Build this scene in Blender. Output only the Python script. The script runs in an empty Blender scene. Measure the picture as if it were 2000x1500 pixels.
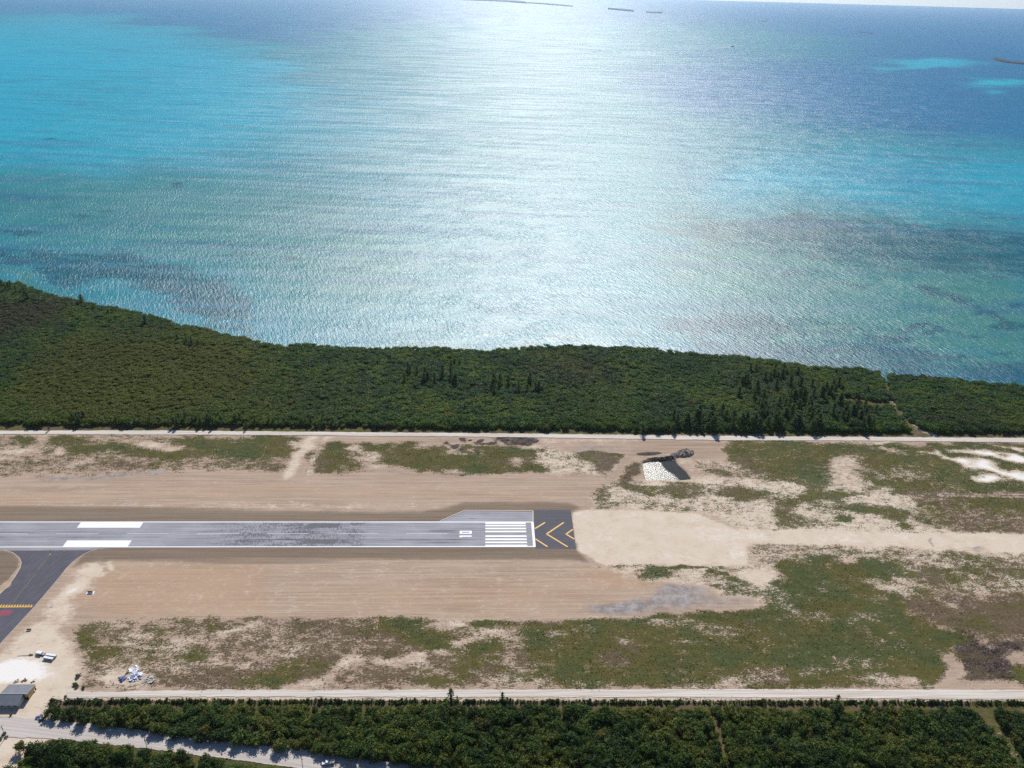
import bpy, bmesh, math, random
import numpy as np
from mathutils import Vector, Matrix
SC = bpy.context.scene
COL = SC.collection
rng = np.random.default_rng(7)
random.seed(7)

# ------------------------------------------------------------------ camera
# runway axis = world X (threshold at x=0), sea towards +Y; metres; survey solved from the runway markings
F, PHI, YAW, ROLL = 1560.55, 4.63013e-01, 3.93550e-02, 2.37660e-02
CPOS = np.array([-37.78, -458.33, 359.15])
cy, sy, cp, sp = math.cos(YAW), math.sin(YAW), math.cos(PHI), math.sin(PHI)
FW = np.array([sy*cp, cy*cp, -sp]); R0 = np.array([cy, -sy, 0.0]); U0 = np.cross(R0, FW)
RT = math.cos(ROLL)*R0 + math.sin(ROLL)*U0
UP = -math.sin(ROLL)*R0 + math.cos(ROLL)*U0
cam = bpy.data.cameras.new('camera'); camo = bpy.data.objects.new('camera', cam); COL.objects.link(camo)
cam.sensor_width = 36; cam.lens = F/2000*36; cam.clip_start = 1; cam.clip_end = 120000
camo.matrix_world = Matrix(((RT[0], UP[0], -FW[0], CPOS[0]), (RT[1], UP[1], -FW[1], CPOS[1]),
                            (RT[2], UP[2], -FW[2], CPOS[2]), (0, 0, 0, 1)))
SC.camera = camo
# ------------------------------------------------------------------ light
SUN_EL, SUN_AZ = math.radians(38.5), math.radians(2.5)      # azimuth from +Y towards +X
w = bpy.data.worlds.new('World'); SC.world = w; w.use_nodes = True
wt = w.node_tree; bg = wt.nodes['Background']
sky = wt.nodes.new('ShaderNodeTexSky'); sky.sky_type = 'NISHITA'; sky.sun_disc = False
sky.sun_elevation = SUN_EL; sky.sun_rotation = SUN_AZ
sky.air_density = 1.0; sky.dust_density = .05; sky.ozone_density = 1.0
tn = wt.nodes.new('ShaderNodeMix'); tn.data_type = 'RGBA'; tn.blend_type = 'MULTIPLY'; tn.inputs[0].default_value = 1; tn.inputs[7].default_value = (.90, .97, 1.12, 1)
wt.links.new(sky.outputs[0], tn.inputs[6]); wt.links.new(tn.outputs[2], bg.inputs[0]); bg.inputs[1].default_value = 0.075
sun = bpy.data.lights.new('sun', 'SUN'); suno = bpy.data.objects.new('sun', sun); COL.objects.link(suno)
sun.energy = 4.8; sun.angle = math.radians(0.53); sun.color = (1.0, 0.95, 0.88)
sd = Vector((math.sin(SUN_AZ)*math.cos(SUN_EL), math.cos(SUN_AZ)*math.cos(SUN_EL), math.sin(SUN_EL)))
suno.rotation_euler = (-sd).to_track_quat('-Z', 'Y').to_euler()
SC.view_settings.view_transform = 'Standard'; SC.view_settings.look = 'None'
SC.view_settings.exposure = 0.22; SC.view_settings.gamma = 1.0
SC.view_settings.use_curve_mapping = False
SC.cycles.use_denoising = False
SC.cycles.max_bounces = 6; SC.cycles.volume_bounces = 1; SC.cycles.transparent_max_bounces = 8
SC.cycles.sample_clamp_indirect = 1.0; SC.cycles.caustics_reflective = False; SC.cycles.caustics_refractive = False

# ------------------------------------------------------------------ helpers
def proj(X, Y, Z):
    dx, dy, dz = X-CPOS[0], Y-CPOS[1], Z-CPOS[2]
    z = dx*FW[0]+dy*FW[1]+dz*FW[2]
    z = np.where(z < 1, 1e-3, z)
    return (1000+F*(dx*RT[0]+dy*RT[1]+dz*RT[2])/z, 750-F*(dx*UP[0]+dy*UP[1]+dz*UP[2])/z, z)
def un(x, y, z=0.0):
    d = FW+(x-1000)/F*RT-(y-750)/F*UP
    return CPOS+d*(z-CPOS[2])/d[2]
def unp(pts, z=0.0):
    return np.array([un(x, y, z) for x, y in pts])
def tag(o, label=None, cat=None, group=None, kind=None):
    for k, v in (('label', label), ('category', cat), ('group', group), ('kind', kind)):
        if v: o[k] = v
    return o
def mesh(name, V, Fc, mat=None, parent=None, loc=None, smooth=False):
    me = bpy.data.meshes.new(name); me.from_pydata([tuple(v) for v in V], [], Fc); me.update()
    if smooth: me.polygons.foreach_set('use_smooth', [True]*len(me.polygons))
    return obj(name, me, mat, parent, loc)
def obj(name, me, mat=None, parent=None, loc=None, rz=0):
    o = bpy.data.objects.new(name, me); COL.objects.link(o)
    if mat and me and not me.materials: me.materials.append(mat)
    if parent: o.parent = parent
    if loc is not None: o.location = loc
    if rz: o.rotation_euler[2] = rz
    return o
def empty(name, loc, rz=0, **k):
    o = bpy.data.objects.new(name, None); COL.objects.link(o); o.location = loc; o.rotation_euler[2] = rz
    o.empty_display_size = 1
    return tag(o, **k)
class MB:
    def __init__(s): s.V = []; s.F = []
    def add(s, V, Fc):
        n = len(s.V); s.V += [tuple(v) for v in V]; s.F += [tuple(i+n for i in f) for f in Fc]
    def box(s, c, d, rz=0, tilt=0):
        m = Matrix.Translation(c) @ Matrix.Rotation(rz, 4, 'Z') @ Matrix.Rotation(tilt, 4, 'X')
        V = [m @ Vector((x*d[0]/2, y*d[1]/2, z*d[2]/2)) for z in (-1, 1) for y in (-1, 1) for x in (-1, 1)]
        s.add(V, [(0, 2, 3, 1), (4, 5, 7, 6), (0, 1, 5, 4), (2, 6, 7, 3), (0, 4, 6, 2), (1, 3, 7, 5)])
    def tube(s, a, b, r0, r1=None, n=6):
        r1 = r0 if r1 is None else r1
        a, b = Vector(a), Vector(b); q = (b-a).to_track_quat('Z', 'Y')
        V = [a + q @ Vector((r0*math.cos(t*2*math.pi/n), r0*math.sin(t*2*math.pi/n), 0)) for t in range(n)]
        V += [b + q @ Vector((r1*math.cos(t*2*math.pi/n), r1*math.sin(t*2*math.pi/n), 0)) for t in range(n)]
        s.add(V, [(i, (i+1) % n, n+(i+1) % n, n+i) for i in range(n)] + [tuple(range(n-1, -1, -1)), tuple(range(n, 2*n))])
    def prism(s, prof, y0, y1):      # profile in XZ extruded along Y
        n = len(prof)
        V = [(x, y0, z) for x, z in prof]+[(x, y1, z) for x, z in prof]
        s.add(V, [(i, n+i, n+(i+1) % n, (i+1) % n) for i in range(n)]+[tuple(range(n)), tuple(range(2*n-1, n-1, -1))])
    def build(s, name, mat, parent=None, loc=None, smooth=False):
        return mesh(name, s.V, s.F, mat, parent, loc, smooth)

def vnoise(x, y, seed=0):
    """smooth value noise, numpy"""
    xi, yi = np.floor(x).astype(np.int64), np.floor(y).astype(np.int64)
    fx, fy = x-xi, y-yi; fx = fx*fx*(3-2*fx); fy = fy*fy*(3-2*fy)
    def h(a, b):
        n = (a*374761393 + b*668265263 + seed*1442695041) & 0x7fffffff
        n = ((n ^ (n >> 13))*1274126177) & 0x7fffffff
        n = (n ^ (n >> 16)) & 0xffff
        return n/65535.0
    return (h(xi, yi)*(1-fx)+h(xi+1, yi)*fx)*(1-fy)+(h(xi, yi+1)*(1-fx)+h(xi+1, yi+1)*fx)*fy
def fbm(x, y, seed=0, o=3):
    v = 0; a = 1; t = 0
    for i in range(o):
        v = v+a*vnoise(x, y, seed+i*17); t += a; a *= .5; x = x*2.03+11.3; y = y*2.03+5.7
    return v/t
def sstep(a, b, x):
    t = np.clip((x-a)/(b-a), 0, 1); return t*t*(3-2*t)
def sdpoly(px, py, P):
    P = np.asarray(P, float); d = np.full(px.shape, 1e18); inside = np.zeros(px.shape, bool)
    for i in range(len(P)):
        ax, ay = P[i-1]; bx, by = P[i]; ex, ey = bx-ax, by-ay
        wx, wy = px-ax, py-ay
        t = np.clip((wx*ex+wy*ey)/(ex*ex+ey*ey+1e-12), 0, 1)
        d = np.minimum(d, (wx-ex*t)**2+(wy-ey*t)**2)
        c = ((ay > py) != (by > py))
        with np.errstate(divide='ignore', invalid='ignore'):
            inside ^= c & (px < (bx-ax)*(py-ay)/(by-ay+1e-30)+ax)
    d = np.sqrt(d); return np.where(inside, d, -d)
def pmask(px, py, P, f=4):
    P = np.asarray(P, float)
    m = np.zeros(px.shape, np.float32); e = f+2
    sel = (px > P[:, 0].min()-e) & (px < P[:, 0].max()+e) & (py > P[:, 1].min()-e) & (py < P[:, 1].max()+e)
    if sel.any(): m[sel] = sstep(-f, f, sdpoly(px[sel], py[sel], P))
    return m
def emask(px, py, cx, cy_, rx, ry, rot=0, f=.35):
    m = np.zeros(px.shape, np.float32); R = max(rx, ry)*(1+f)+2
    sel = (abs(px-cx) < R) & (abs(py-cy_) < R)
    if sel.any():
        a = math.radians(rot); x = px[sel]-cx; y = py[sel]-cy_
        u = (x*math.cos(a)+y*math.sin(a))/rx; v = (-x*math.sin(a)+y*math.cos(a))/ry
        m[sel] = 1-sstep(1-f, 1+f, np.sqrt(u*u+v*v))
    return m
def lmask(px, py, L, wd, f=2):
    m = np.zeros(px.shape, np.float32); L = np.asarray(L, float); e = wd+f+2
    sel = (px > L[:, 0].min()-e) & (px < L[:, 0].max()+e) & (py > L[:, 1].min()-e) & (py < L[:, 1].max()+e)
    if not sel.any(): return m
    x, y = px[sel], py[sel]; d = np.full(x.shape, 1e18)
    for (ax, ay), (bx, by) in zip(L[:-1], L[1:]):
        ex, ey = bx-ax, by-ay; t = np.clip(((x-ax)*ex+(y-ay)*ey)/(ex*ex+ey*ey), 0, 1)
        d = np.minimum(d, (x-ax-ex*t)**2+(y-ay-ey*t)**2)
    m[sel] = 1-sstep(wd/2-f/2, wd/2+f/2, np.sqrt(d)); return m

# ---- node helper
class NT:
    def __init__(s, name):
        s.m = bpy.data.materials.new(name); s.m.use_nodes = True; s.t = s.m.node_tree
        s.b = s.t.nodes['Principled BSDF']; s.out = s.t.nodes['Material Output']
    def n(s, typ, **k):
        x = s.t.nodes.new('ShaderNode'+typ)
        for a, v in k.items(): setattr(x, a, v)
        return x
    def put(s, sock, v):
        if isinstance(v, bpy.types.NodeSocket): s.t.links.new(v, sock)
        elif isinstance(v, (tuple, list)) and len(v) == 3 and sock.type == 'RGBA': sock.default_value = (*v, 1)
        else: sock.default_value = v
    def mix(s, f, a, b, mode='MIX'):
        x = s.n('Mix', data_type='RGBA', blend_type=mode)
        s.put(x.inputs[0], f); s.put(x.inputs[6], a); s.put(x.inputs[7], b); return x.outputs[2]
    def ma(s, op, a, b=None, c=None, clamp=False):
        x = s.n('Math', operation=op); x.use_clamp = clamp
        s.put(x.inputs[0], a)
        if b is not None: s.put(x.inputs[1], b)
        if c is not None: s.put(x.inputs[2], c)
        return x.outputs[0]
    def ss(s, v, a, b, lo=0, hi=1):
        x = s.n('MapRange', interpolation_type='SMOOTHSTEP')
        s.put(x.inputs['Value'], v); s.put(x.inputs['From Min'], a); s.put(x.inputs['From Max'], b)
        s.put(x.inputs['To Min'], lo); s.put(x.inputs['To Max'], hi); return x.outputs[0]
    def pos(s, sc=(1, 1, 1), rot=0):
        g = s.n('NewGeometry'); x = s.n('Mapping'); s.put(x.inputs[0], g.outputs['Position'])
        if rot:
            x.inputs['Rotation'].default_value = (0, 0, rot); y = s.n('Mapping'); s.put(y.inputs[0], x.outputs[0]); x = y
        x.inputs['Scale'].default_value = sc; return x.outputs[0]
    def noise(s, vec, scale, det=3, rough=.55, dist=0):
        x = s.n('TexNoise'); s.put(x.inputs['Vector'], vec); x.inputs['Scale'].default_value = scale
        x.inputs['Detail'].default_value = det; x.inputs['Roughness'].default_value = rough
        x.inputs['Distortion'].default_value = dist; return x.outputs[0]
    def attr(s, name):
        x = s.n('Attribute', attribute_name=name); y = s.n('SeparateColor'); s.put(y.inputs[0], x.outputs['Color'])
        return y.outputs[0], y.outputs[1], y.outputs[2], x.outputs['Alpha']
    def bump(s, h, st, dist=1.0):
        x = s.n('Bump'); s.put(x.inputs['Height'], h); s.put(x.inputs['Strength'], st)
        x.inputs['Distance'].default_value = dist; s.put(s.b.inputs['Normal'], x.outputs[0]); return x
    def fin(s, col, rough=.9, spec=.2):
        s.put(s.b.inputs['Base Color'], col); s.put(s.b.inputs['Roughness'], rough)
        s.put(s.b.inputs['Specular IOR Level'], spec); return s.m
def plain(name, col, rough=.8, var=.15, scale=2.0, spec=.3, metal=0):
    k = NT(name); n = k.noise(k.pos(), scale, 3)
    c = k.mix(n, tuple(c*(1-var) for c in col), tuple(min(1, c*(1+var)) for c in col))
    k.b.inputs['Metallic'].default_value = metal
    return k.fin(c, rough, spec)

# ------------------------------------------------------------------ ground masks (surface kinds, surveyed in image space)
COASTTOP = [(-400, 420), (-200, 470), (-60, 512), (0, 540), (60, 553), (100, 568), (150, 579), (200, 589), (260, 600), (310, 613), (345, 625),
            (400, 634), (450, 647), (500, 658), (545, 667), (600, 665), (650, 669), (700, 671), (760, 674), (800, 672),
            (850, 671), (900, 675), (950, 679), (1000, 672), (1060, 667), (1120, 668), (1200, 670), (1280, 674),
            (1350, 682), (1420, 687), (1500, 695), (1560, 705), (1620, 712), (1680, 714), (1712, 719), (1722, 732),
            (1733, 738), (1738, 724), (1780, 725), (1850, 732), (1930, 739), (2000, 746), (2150, 760), (2400, 785)]
coast = unp([(x, y+9) for x, y in COASTTOP])          # ground footprint of the shore
cX, cY = coast[:, 0], coast[:, 1]
o_ = np.argsort(cX); cX, cY = cX[o_], cY[o_]
def coastY(X):
    v = np.interp(X, cX, cY)
    v = np.where(X < cX[0], cY[0]+(cX[0]-X)*.45, v); v = np.where(X > cX[-1], cY[-1]+(X-cX[-1])*.12, v)
    return v
POND = [(1256, 905), (1264, 902), (1290, 898), (1306, 895), (1317, 897), (1325, 908), (1340, 921), (1349, 934), (1330, 936), (1262, 936)]
GR_TOP = [(-300, 1385), (0, 1400), (105, 1406), (200, 1416), (300, 1430), (400, 1443), (500, 1455), (600, 1466), (700, 1481), (850, 1500), (1100, 1535)]
GR_BOT = [(1100, 1575), (850, 1540), (700, 1517), (600, 1503), (500, 1489), (430, 1480), (370, 1473), (300, 1464), (240, 1457), (130, 1445), (60, 1441), (0, 1440), (-300, 1435)]
WOOD_A = [(108, 1390), (150, 1388), (400, 1386), (560, 1380), (900, 1388), (1400, 1390), (2000, 1395), (2400, 1398), (2500, 1800), (1400, 1700), (1100, 1540),
          (850, 1502), (700, 1483), (600, 1469), (500, 1457), (400, 1446), (300, 1434), (200, 1421), (112, 1410), (96, 1400)]
WOOD_B = [(28, 1505), (50, 1484), (75, 1466), (105, 1458), (130, 1458), (240, 1470), (300, 1478), (370, 1487), (430, 1494), (500, 1503),
          (600, 1517), (850, 1542), (1100, 1578), (1100, 1800), (-100, 1800), (-20, 1560)]
CUT1 = [(1378, 1372), (1392, 1400), (1403, 1430), (1424, 1500), (1450, 1580)]
CUT2 = [(1895, 1372), (1925, 1400), (1955, 1440), (1998, 1500), (2060, 1590)]
PATH = [(1733, 738), (1737, 752), (1738, 770), (1742, 779), (1750, 792), (1768, 813), (1790, 836), (1835, 853)]
def woodfar_poly():
    return [(x, y+9) for x, y in COASTTOP] + [(2400, 846), (2000, 847), (1700, 845), (1400, 844), (1000, 839), (600, 834), (300, 832), (0, 831), (-400, 832)]
WOODFAR = woodfar_poly()

PADP = [(1116, 995), (1240, 997), (1360, 1003), (1440, 1036), (1600, 1036), (1760, 1042), (2300, 1044), (2300, 1078), (1900, 1078), (1700, 1066), (1560, 1062), (1455, 1066), (1463, 1105), (1300, 1104), (1180, 1104), (1125, 1075)]
def ground_masks(X, Y):
    px, py, z = proj(X, Y, np.zeros_like(X))
    bad = z < 20; px = np.where(bad, -9e4, px)
    ox, oy = px, py
    wob = (fbm(X/13, Y/9, 3, 4)-.5), (fbm(X/13, Y/9, 31, 4)-.5)
    big = (fbm(X/45, Y/30, 13, 3)-.5), (fbm(X/45, Y/30, 33, 3)-.5)
    px = px+wob[0]*34+big[0]*44; py = py+wob[1]*17+big[1]*14
    veg = np.full(X.shape, .9, np.float32); tint = np.full(X.shape, .6, np.float32)
    pale = np.zeros_like(veg); dark = np.zeros_like(veg); burn = np.zeros_like(veg); grey = np.zeros_like(veg)
    ora = np.zeros_like(veg)
    E = lambda *a, **k: emask(px, py, *a, **{'f': .7, **k})
    Pm = lambda P, f=5: pmask(px, py, P, f*1.6)
    def put(a, m, v): a += (v-a)*m
    # airfield interior starts as tan soil
    air = pmask(ox, oy, [(-500, 838), (0, 841), (1000, 846), (2000, 854), (2500, 858), (2500, 1372), (160, 1372), (100, 1378), (60, 1500), (-300, 1700), (-500, 1500)], 3)
    put(veg, air, .12); put(tint, air, .45)
    # upper left field
    put(veg, Pm([(-400, 850), (610, 850), (545, 926), (300, 924), (0, 932), (-400, 932)]), .5)
    put(tint, Pm([(-400, 850), (610, 850), (545, 926), (0, 930), (-400, 932)]), .4)
    for c in [(60, 868, 36, 7), (170, 877, 75, 8), (290, 883, 60, 8), (340, 890, 40, 6), (500, 868, 110, 14), (480, 884, 90, 12), (110, 862, 60, 5), (400, 865, 60, 10)]:
        put(veg, E(*c), .86); put(tint, E(*c), .68)
    for c in [(500, 912, 60, 10), (250, 908, 150, 8), (30, 900, 60, 9)]: put(veg, E(*c), .6)
    for c in [(118, 879, 14, 4), (90, 858, 30, 3), (280, 868, 40, 4), (330, 875, 25, 4), (150, 907, 40, 4), (40, 878, 30, 5), (10, 893, 30, 5), (580, 868, 16, 3)]:
        put(veg, E(*c), .25); put(pale, E(*c), .6)
    put(veg, Pm([(60, 856), (100, 856), (88, 892), (70, 892)]), .3)
    # strip right of the track
    put(veg, Pm([(612, 862), (760, 862), (1060, 850), (1090, 900), (1040, 926), (900, 930), (720, 912), (596, 928)]), .72)
    for c in [(665, 868, 28, 6), (760, 870, 60, 10), (850, 890, 70, 14), (980, 880, 70, 14), (820, 905, 40, 8), (920, 912, 30, 8), (1035, 912, 20, 8), (1050, 878, 25, 6)]:
        put(veg, E(*c), .93); put(tint, E(*c), .7)
    for c in [(640, 900, 30, 20), (985, 918, 22, 6), (860, 917, 20, 6), (1000, 900, 40, 6)]: put(veg, E(*c), .88); put(tint, E(*c), .15)
    for c in [(715, 890, 28, 12), (700, 873, 14, 6), (815, 873, 14, 3), (880, 882, 20, 4), (1015, 898, 16, 7), (1050, 870, 30, 4), (890, 920, 16, 4), (735, 905, 34, 5)]:
        put(veg, E(*c), .3); put(pale, E(*c), .55)
    for c in [(760, 915, 60, 8), (680, 858, 90, 5), (930, 860, 110, 9), (840, 868, 30, 8)]: put(veg, E(*c)*.8, .15); put(grey, E(*c), .3)
    for c in [(905, 857, 10, 4), (935, 862, 14, 4), (890, 873, 16, 5), (930, 882, 10, 4), (985, 857, 18, 5), (1030, 858, 24, 6), (960, 866, 16, 3), (1045, 863, 10, 4), (870, 866, 12, 3), (1000, 864, 10, 3)]:
        put(burn, E(*c, f=.6), .95); put(veg, E(*c), .1)
    put(veg, Pm([(1060, 872), (1180, 885), (1225, 925), (1060, 925), (1050, 900)]), .42); put(pale, Pm([(1060, 872), (1180, 885), (1225, 925), (1060, 925), (1050, 900)]), .75)
    put(grey, E(1165, 873, 60, 7), .7); put(pale, E(1150, 858, 120, 6), .5)
    for c in [(1175, 892, 45, 10), (1195, 912, 34, 14), (1150, 884, 20, 6)]: put(veg, E(*c), .9); put(tint, E(*c), .25)
    # bare track and pond surroundings
    tr = lmask(px, py, [(1262, 852), (1240, 872), (1222, 900), (1208, 925), (1190, 945)], 22, 10); put(veg, tr, .08); put(pale, tr, .15); put(dark, tr, .35)
    put(veg, Pm([(1245, 856), (1405, 858), (1430, 895), (1350, 900), (1345, 880), (1240, 890)]), .06); put(dark, Pm([(1245, 856), (1405, 858), (1430, 895), (1350, 900), (1345, 880), (1240, 890)]), .35)
    put(burn, E(1270, 886, 26, 5, -6), .55); put(burn, E(1285, 896, 30, 3, -8), .8)
    put(veg, Pm([(1242, 902), (1252, 905), (1260, 940), (1228, 942), (1230, 915)]), .93); put(tint, Pm([(1242, 902), (1252, 905), (1260, 940), (1228, 942)]), .2)
    put(veg, Pm([(1350, 895), (1500, 905), (1500, 935), (1365, 935)]), .52); put(pale, Pm([(1350, 895), (1500, 905), (1500, 935), (1365, 935)]), .5)
    # big pale speckled belt
    belt = [(1190, 945), (1300, 938), (1500, 932), (1560, 925), (1620, 935), (1760, 945), (1900, 985), (2100, 1010), (2100, 1085), (1500, 1100), (1440, 1035), (1360, 998), (1118, 992)]
    put(veg, Pm(belt), .36); put(pale, Pm(belt), .8)
    for c, v in [((1245, 952, 34, 9, 22), .92), ((1262, 966, 22, 5, 20), .9), ((1320, 958, 46, 10, 4), .85), ((1455, 962, 66, 11, 6), .92), ((1535, 1005, 16, 24, 0), .9), ((1180, 970, 24, 24, 0), .7),
                 ((1400, 925, 30, 6), .7), ((1630, 962, 50, 12, -4), .95), ((1585, 950, 14, 24), .95), ((1600, 985, 24, 7, -30), .6), ((1550, 985, 26, 10, -30), .92), ((1580, 1020, 45, 10), .65),
                 ((1648, 1008, 16, 9), .95), ((1700, 992, 66, 9, 8), .96), ((1745, 1003, 26, 8), .95), ((1765, 1026, 12, 12), .93), ((1615, 995, 30, 8), .55), ((1400, 990, 120, 12), .42),
                 ((1505, 965, 10, 6), .9), ((1560, 930, 40, 8), .8), ((1760, 955, 24, 9), .9)]:
        put(veg, E(*c), v); put(tint, E(*c)*.8, .5)
    put(veg, Pm([(1125, 972), (1400, 984), (1460, 1010), (1380, 998), (1240, 990), (1120, 990)], 4), .5)
    put(veg, Pm([(1770, 960), (1830, 968), (2100, 975), (2100, 1040), (1860, 1042), (1790, 1015)]), .66); put(pale, Pm([(1770, 960), (2100, 975), (2100, 1040), (1860, 1042), (1790, 1015)]), .25); put(tint, Pm([(1770, 960), (2100, 975), (2100, 1040), (1860, 1042)]), .2)
    put(veg, Pm([(1840, 968), (2200, 972), (2200, 996), (1900, 990)]), .85); put(tint, Pm([(1840, 968), (2200, 972), (2200, 996), (1900, 990)]), .6)
    # upper right green
    put(veg, Pm([(1410, 861), (2200, 862), (2200, 965), (1780, 965), (1740, 945), (1700, 950), (1600, 948), (1500, 935), (1430, 895)]), .8)
    put(tint, Pm([(1410, 861), (2200, 862), (2200, 965), (1780, 965), (1500, 935)]), .6)
    for c in [(1600, 890, 80, 20), (1680, 880, 90, 15), (1960, 952, 90, 12), (1900, 890, 70, 14)]: put(tint, E(*c), .78)
    put(tint, E(1450, 905, 60, 18), .25)
    for c, v in [((1650, 925, 34, 27), .3), ((1638, 905, 20, 10), .25), ((1680, 940, 20, 8), .25), ((1760, 925, 60, 12), .6), ((1780, 905, 30, 6), .7), ((1900, 928, 50, 10), .72), ((1840, 950, 40, 10), .7), ((1735, 878, 34, 3, 15), .4)]:
        put(veg, E(*c), v); put(pale, E(*c), .55)
    for c in [(1835, 888, 20, 3, 22), (1880, 903, 34, 4.5, 18), (1800, 881, 26, 2, 15), (1725, 864, 14, 2.5), (1950, 915, 60, 8, 14), (2030, 935, 60, 8, 12), (1930, 887, 60, 4, 8), (2010, 896, 60, 5, 6), (1990, 876, 36, 2, 6), (1860, 878, 12, 2), (1930, 935, 30, 6)]:
        put(veg, E(*c), .08); put(pale, E(*c), 1.4)
    put(veg, lmask(px, py, [(1640, 862), (1700, 925)], 2.5, 2), .4)
    # runway extension pad of pale sand
    padp = PADP
    pm = pmask(px*.12+ox*.88, py*.12+oy*.88, padp, 2.5); put(veg, pm, .0); put(pale, pm, 1.0); put(dark, pm, 0); put(tint, pm, .3)
    for c in [(1808, 1060, 4, 12, -20), (1910, 1072, 16, 3)]: put(grey, E(*c), .8)
    # graded strips by the runway
    up = pmask(ox, py*.6+oy*.4, [(-500, 938), (100, 938), (300, 930), (700, 930), (1000, 930), (1150, 945), (1160, 990), (1118, 1000), (1118, 1030), (-500, 1030)], 3)
    put(veg, up, .0); put(pale, up, .05)
    put(dark, pmask(ox, oy+wob[1]*5, [(-500, 1001), (300, 999), (820, 999), (870, 990), (908, 979), (1110, 981), (1135, 990), (1116, 1002), (1110, 1030), (-500, 1030)], 6), .8)
    put(dark, emask(ox, oy, 60, 1000, 500, 12), .75)
    put(pale, E(500, 990, 400, 7), .3); put(ora, E(60, 975, 130, 8), .6); put(ora, E(600, 960, 400, 9), .45); put(dark, E(120, 955, 160, 6), .4)
    put(grey, pmask(px, py, [(68, 934), (200, 928), (300, 923), (318, 928), (250, 935), (90, 940)], 3), 1.0)
    lo = pmask(ox, py*.7+oy*.3, [(150, 1062), (1126, 1062), (1126, 1074), (1180, 1104), (1240, 1120), (1290, 1160), (1180, 1215), (900, 1205), (620, 1205), (300, 1200), (160, 1190), (135, 1150), (120, 1110), (160, 1085)], 5)
    put(veg, lo, .02); put(pale, lo, .12)
    put(ora, Pm([(200, 1110), (520, 1100), (520, 1195), (200, 1200), (150, 1170)], 14), .9); put(ora, E(900, 1165, 300, 28), .4); put(ora, E(1220, 1130, 70, 22), .9)
    put(dark, pmask(ox, oy+wob[1]*5, [(190, 1060), (1128, 1060), (1128, 1074), (1152, 1099), (1100, 1094), (600, 1092), (300, 1096), (200, 1097), (165, 1100), (140, 1110), (160, 1085)], 6), .85)
    put(dark, emask(ox, oy, 520, 1097, 160, 6), .6)
    # sandy shoulder around the taxiway and the yard
    put(pale, Pm([(190, 1082), (150, 1108), (118, 1160), (60, 1215), (-10, 1290), (-300, 1500), (-300, 1700), (40, 1520), (100, 1400), (160, 1350), (160, 1300), (120, 1230), (150, 1160)], 8), .9)
    put(veg, Pm([(190, 1082), (118, 1160), (-10, 1290), (-300, 1500), (-300, 1700), (40, 1520), (100, 1400), (165, 1350), (160, 1300), (130, 1230), (150, 1160)], 6), .03)
    for c, v in [((40, 1310, 80, 22), 1.4), ((140, 1152, 9, 9), 1.2), ((178, 1110, 8, 30, 25), 1.0), ((210, 1100, 6, 14, 25), 1.0), ((255, 1248, 18, 9), 1.1), ((250, 1325, 46, 20), 1.1), ((90, 1360, 70, 20), 1.0)]: put(pale, E(*c), v)
    put(dark, pmask(ox, oy, [(-400, 1074), (8, 1075), (28, 1082), (38, 1094), (34, 1112), (16, 1132), (-10, 1152), (-400, 1500)], 2), .9)
    put(ora, pmask(ox, oy, [(-400, 1090), (8, 1095), (28, 1102), (10, 1132), (-10, 1152), (-400, 1500)], 4), .5)
    # lower left scrub
    put(veg, Pm([(150, 1215), (250, 1208), (620, 1205), (900, 1203), (1130, 1215), (1140, 1346), (160, 1346), (165, 1300), (150, 1260)]), .58)
    put(tint, Pm([(150, 1215), (620, 1205), (1130, 1215), (1140, 1346), (160, 1346)]), .25)
    for c, v, t in [((166, 1252, 18, 13), .97, .75), ((205, 1280, 30, 9, -14), .85, .6), ((250, 1300, 40, 8, -5), .5, .4), ((380, 1278, 26, 12), .85, .6), ((330, 1235, 26, 7), .65, .4), ((300, 1225, 30, 8), .5, .3),
                    ((560, 1320, 36, 16, -10), .85, .5), ((430, 1320, 130, 20), .66, .2), ((530, 1328, 30, 9), .9, .65), ((340, 1335, 90, 10), .7, .2), ((620, 1300, 30, 14, -20), .8, .45), ((470, 1222, 50, 7, -12), .8, .45),
                    ((600, 1225, 36, 11), .86, .5), ((680, 1230, 60, 20), .68, .3), ((770, 1225, 40, 14), .88, .7), ((640, 1260, 60, 18), .6, .3), ((750, 1277, 60, 7), .9, .55), ((840, 1255, 40, 12), .93, .8),
                    ((820, 1240, 40, 14), .8, .6), ((935, 1212, 26, 8), .97, .8), ((980, 1214, 16, 6), .97, .75), ((700, 1330, 60, 10), .68, .3), ((800, 1320, 50, 10), .62, .3), ((850, 1330, 70, 12), .72, .35),
                    ((920, 1300, 60, 20), .75, .35), ((930, 1262, 40, 14), .9, .7), ((200, 1225, 24, 5), .5, .5), ((180, 1340, 26, 5), .85, .3), ((170, 1310, 10, 16), .6, .3)]:
        put(veg, E(*c), v); put(tint, E(*c), t)
    for c, v in [((665, 1298, 30, 9, -12), .08), ((610, 1328, 70, 7, -22), .12), ((740, 1292, 70, 6, -2), .15), ((790, 1297, 40, 5, 5), .2), ((830, 1275, 50, 6, -14), .1), ((910, 1240, 40, 7, -20), .12), ((960, 1232, 30, 8), .2),
                 ((455, 1232, 60, 6, -16), .12), ((415, 1290, 26, 8), .2), ((330, 1262, 60, 10), .35), ((560, 1275, 50, 12), .4), ((250, 1325, 50, 17), .05), ((230, 1300, 30, 6), .3), ((500, 1250, 60, 6, 12), .3), ((880, 1215, 30, 10), .15),
                 ((350, 1300, 40, 10, -20), .35), ((620, 1340, 60, 5), .2), ((480, 1300, 30, 8), .45), ((985, 1240, 16, 8), .3)]:
        put(veg, E(*c), v*.8+.2); put(pale, E(*c), .62)
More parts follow.
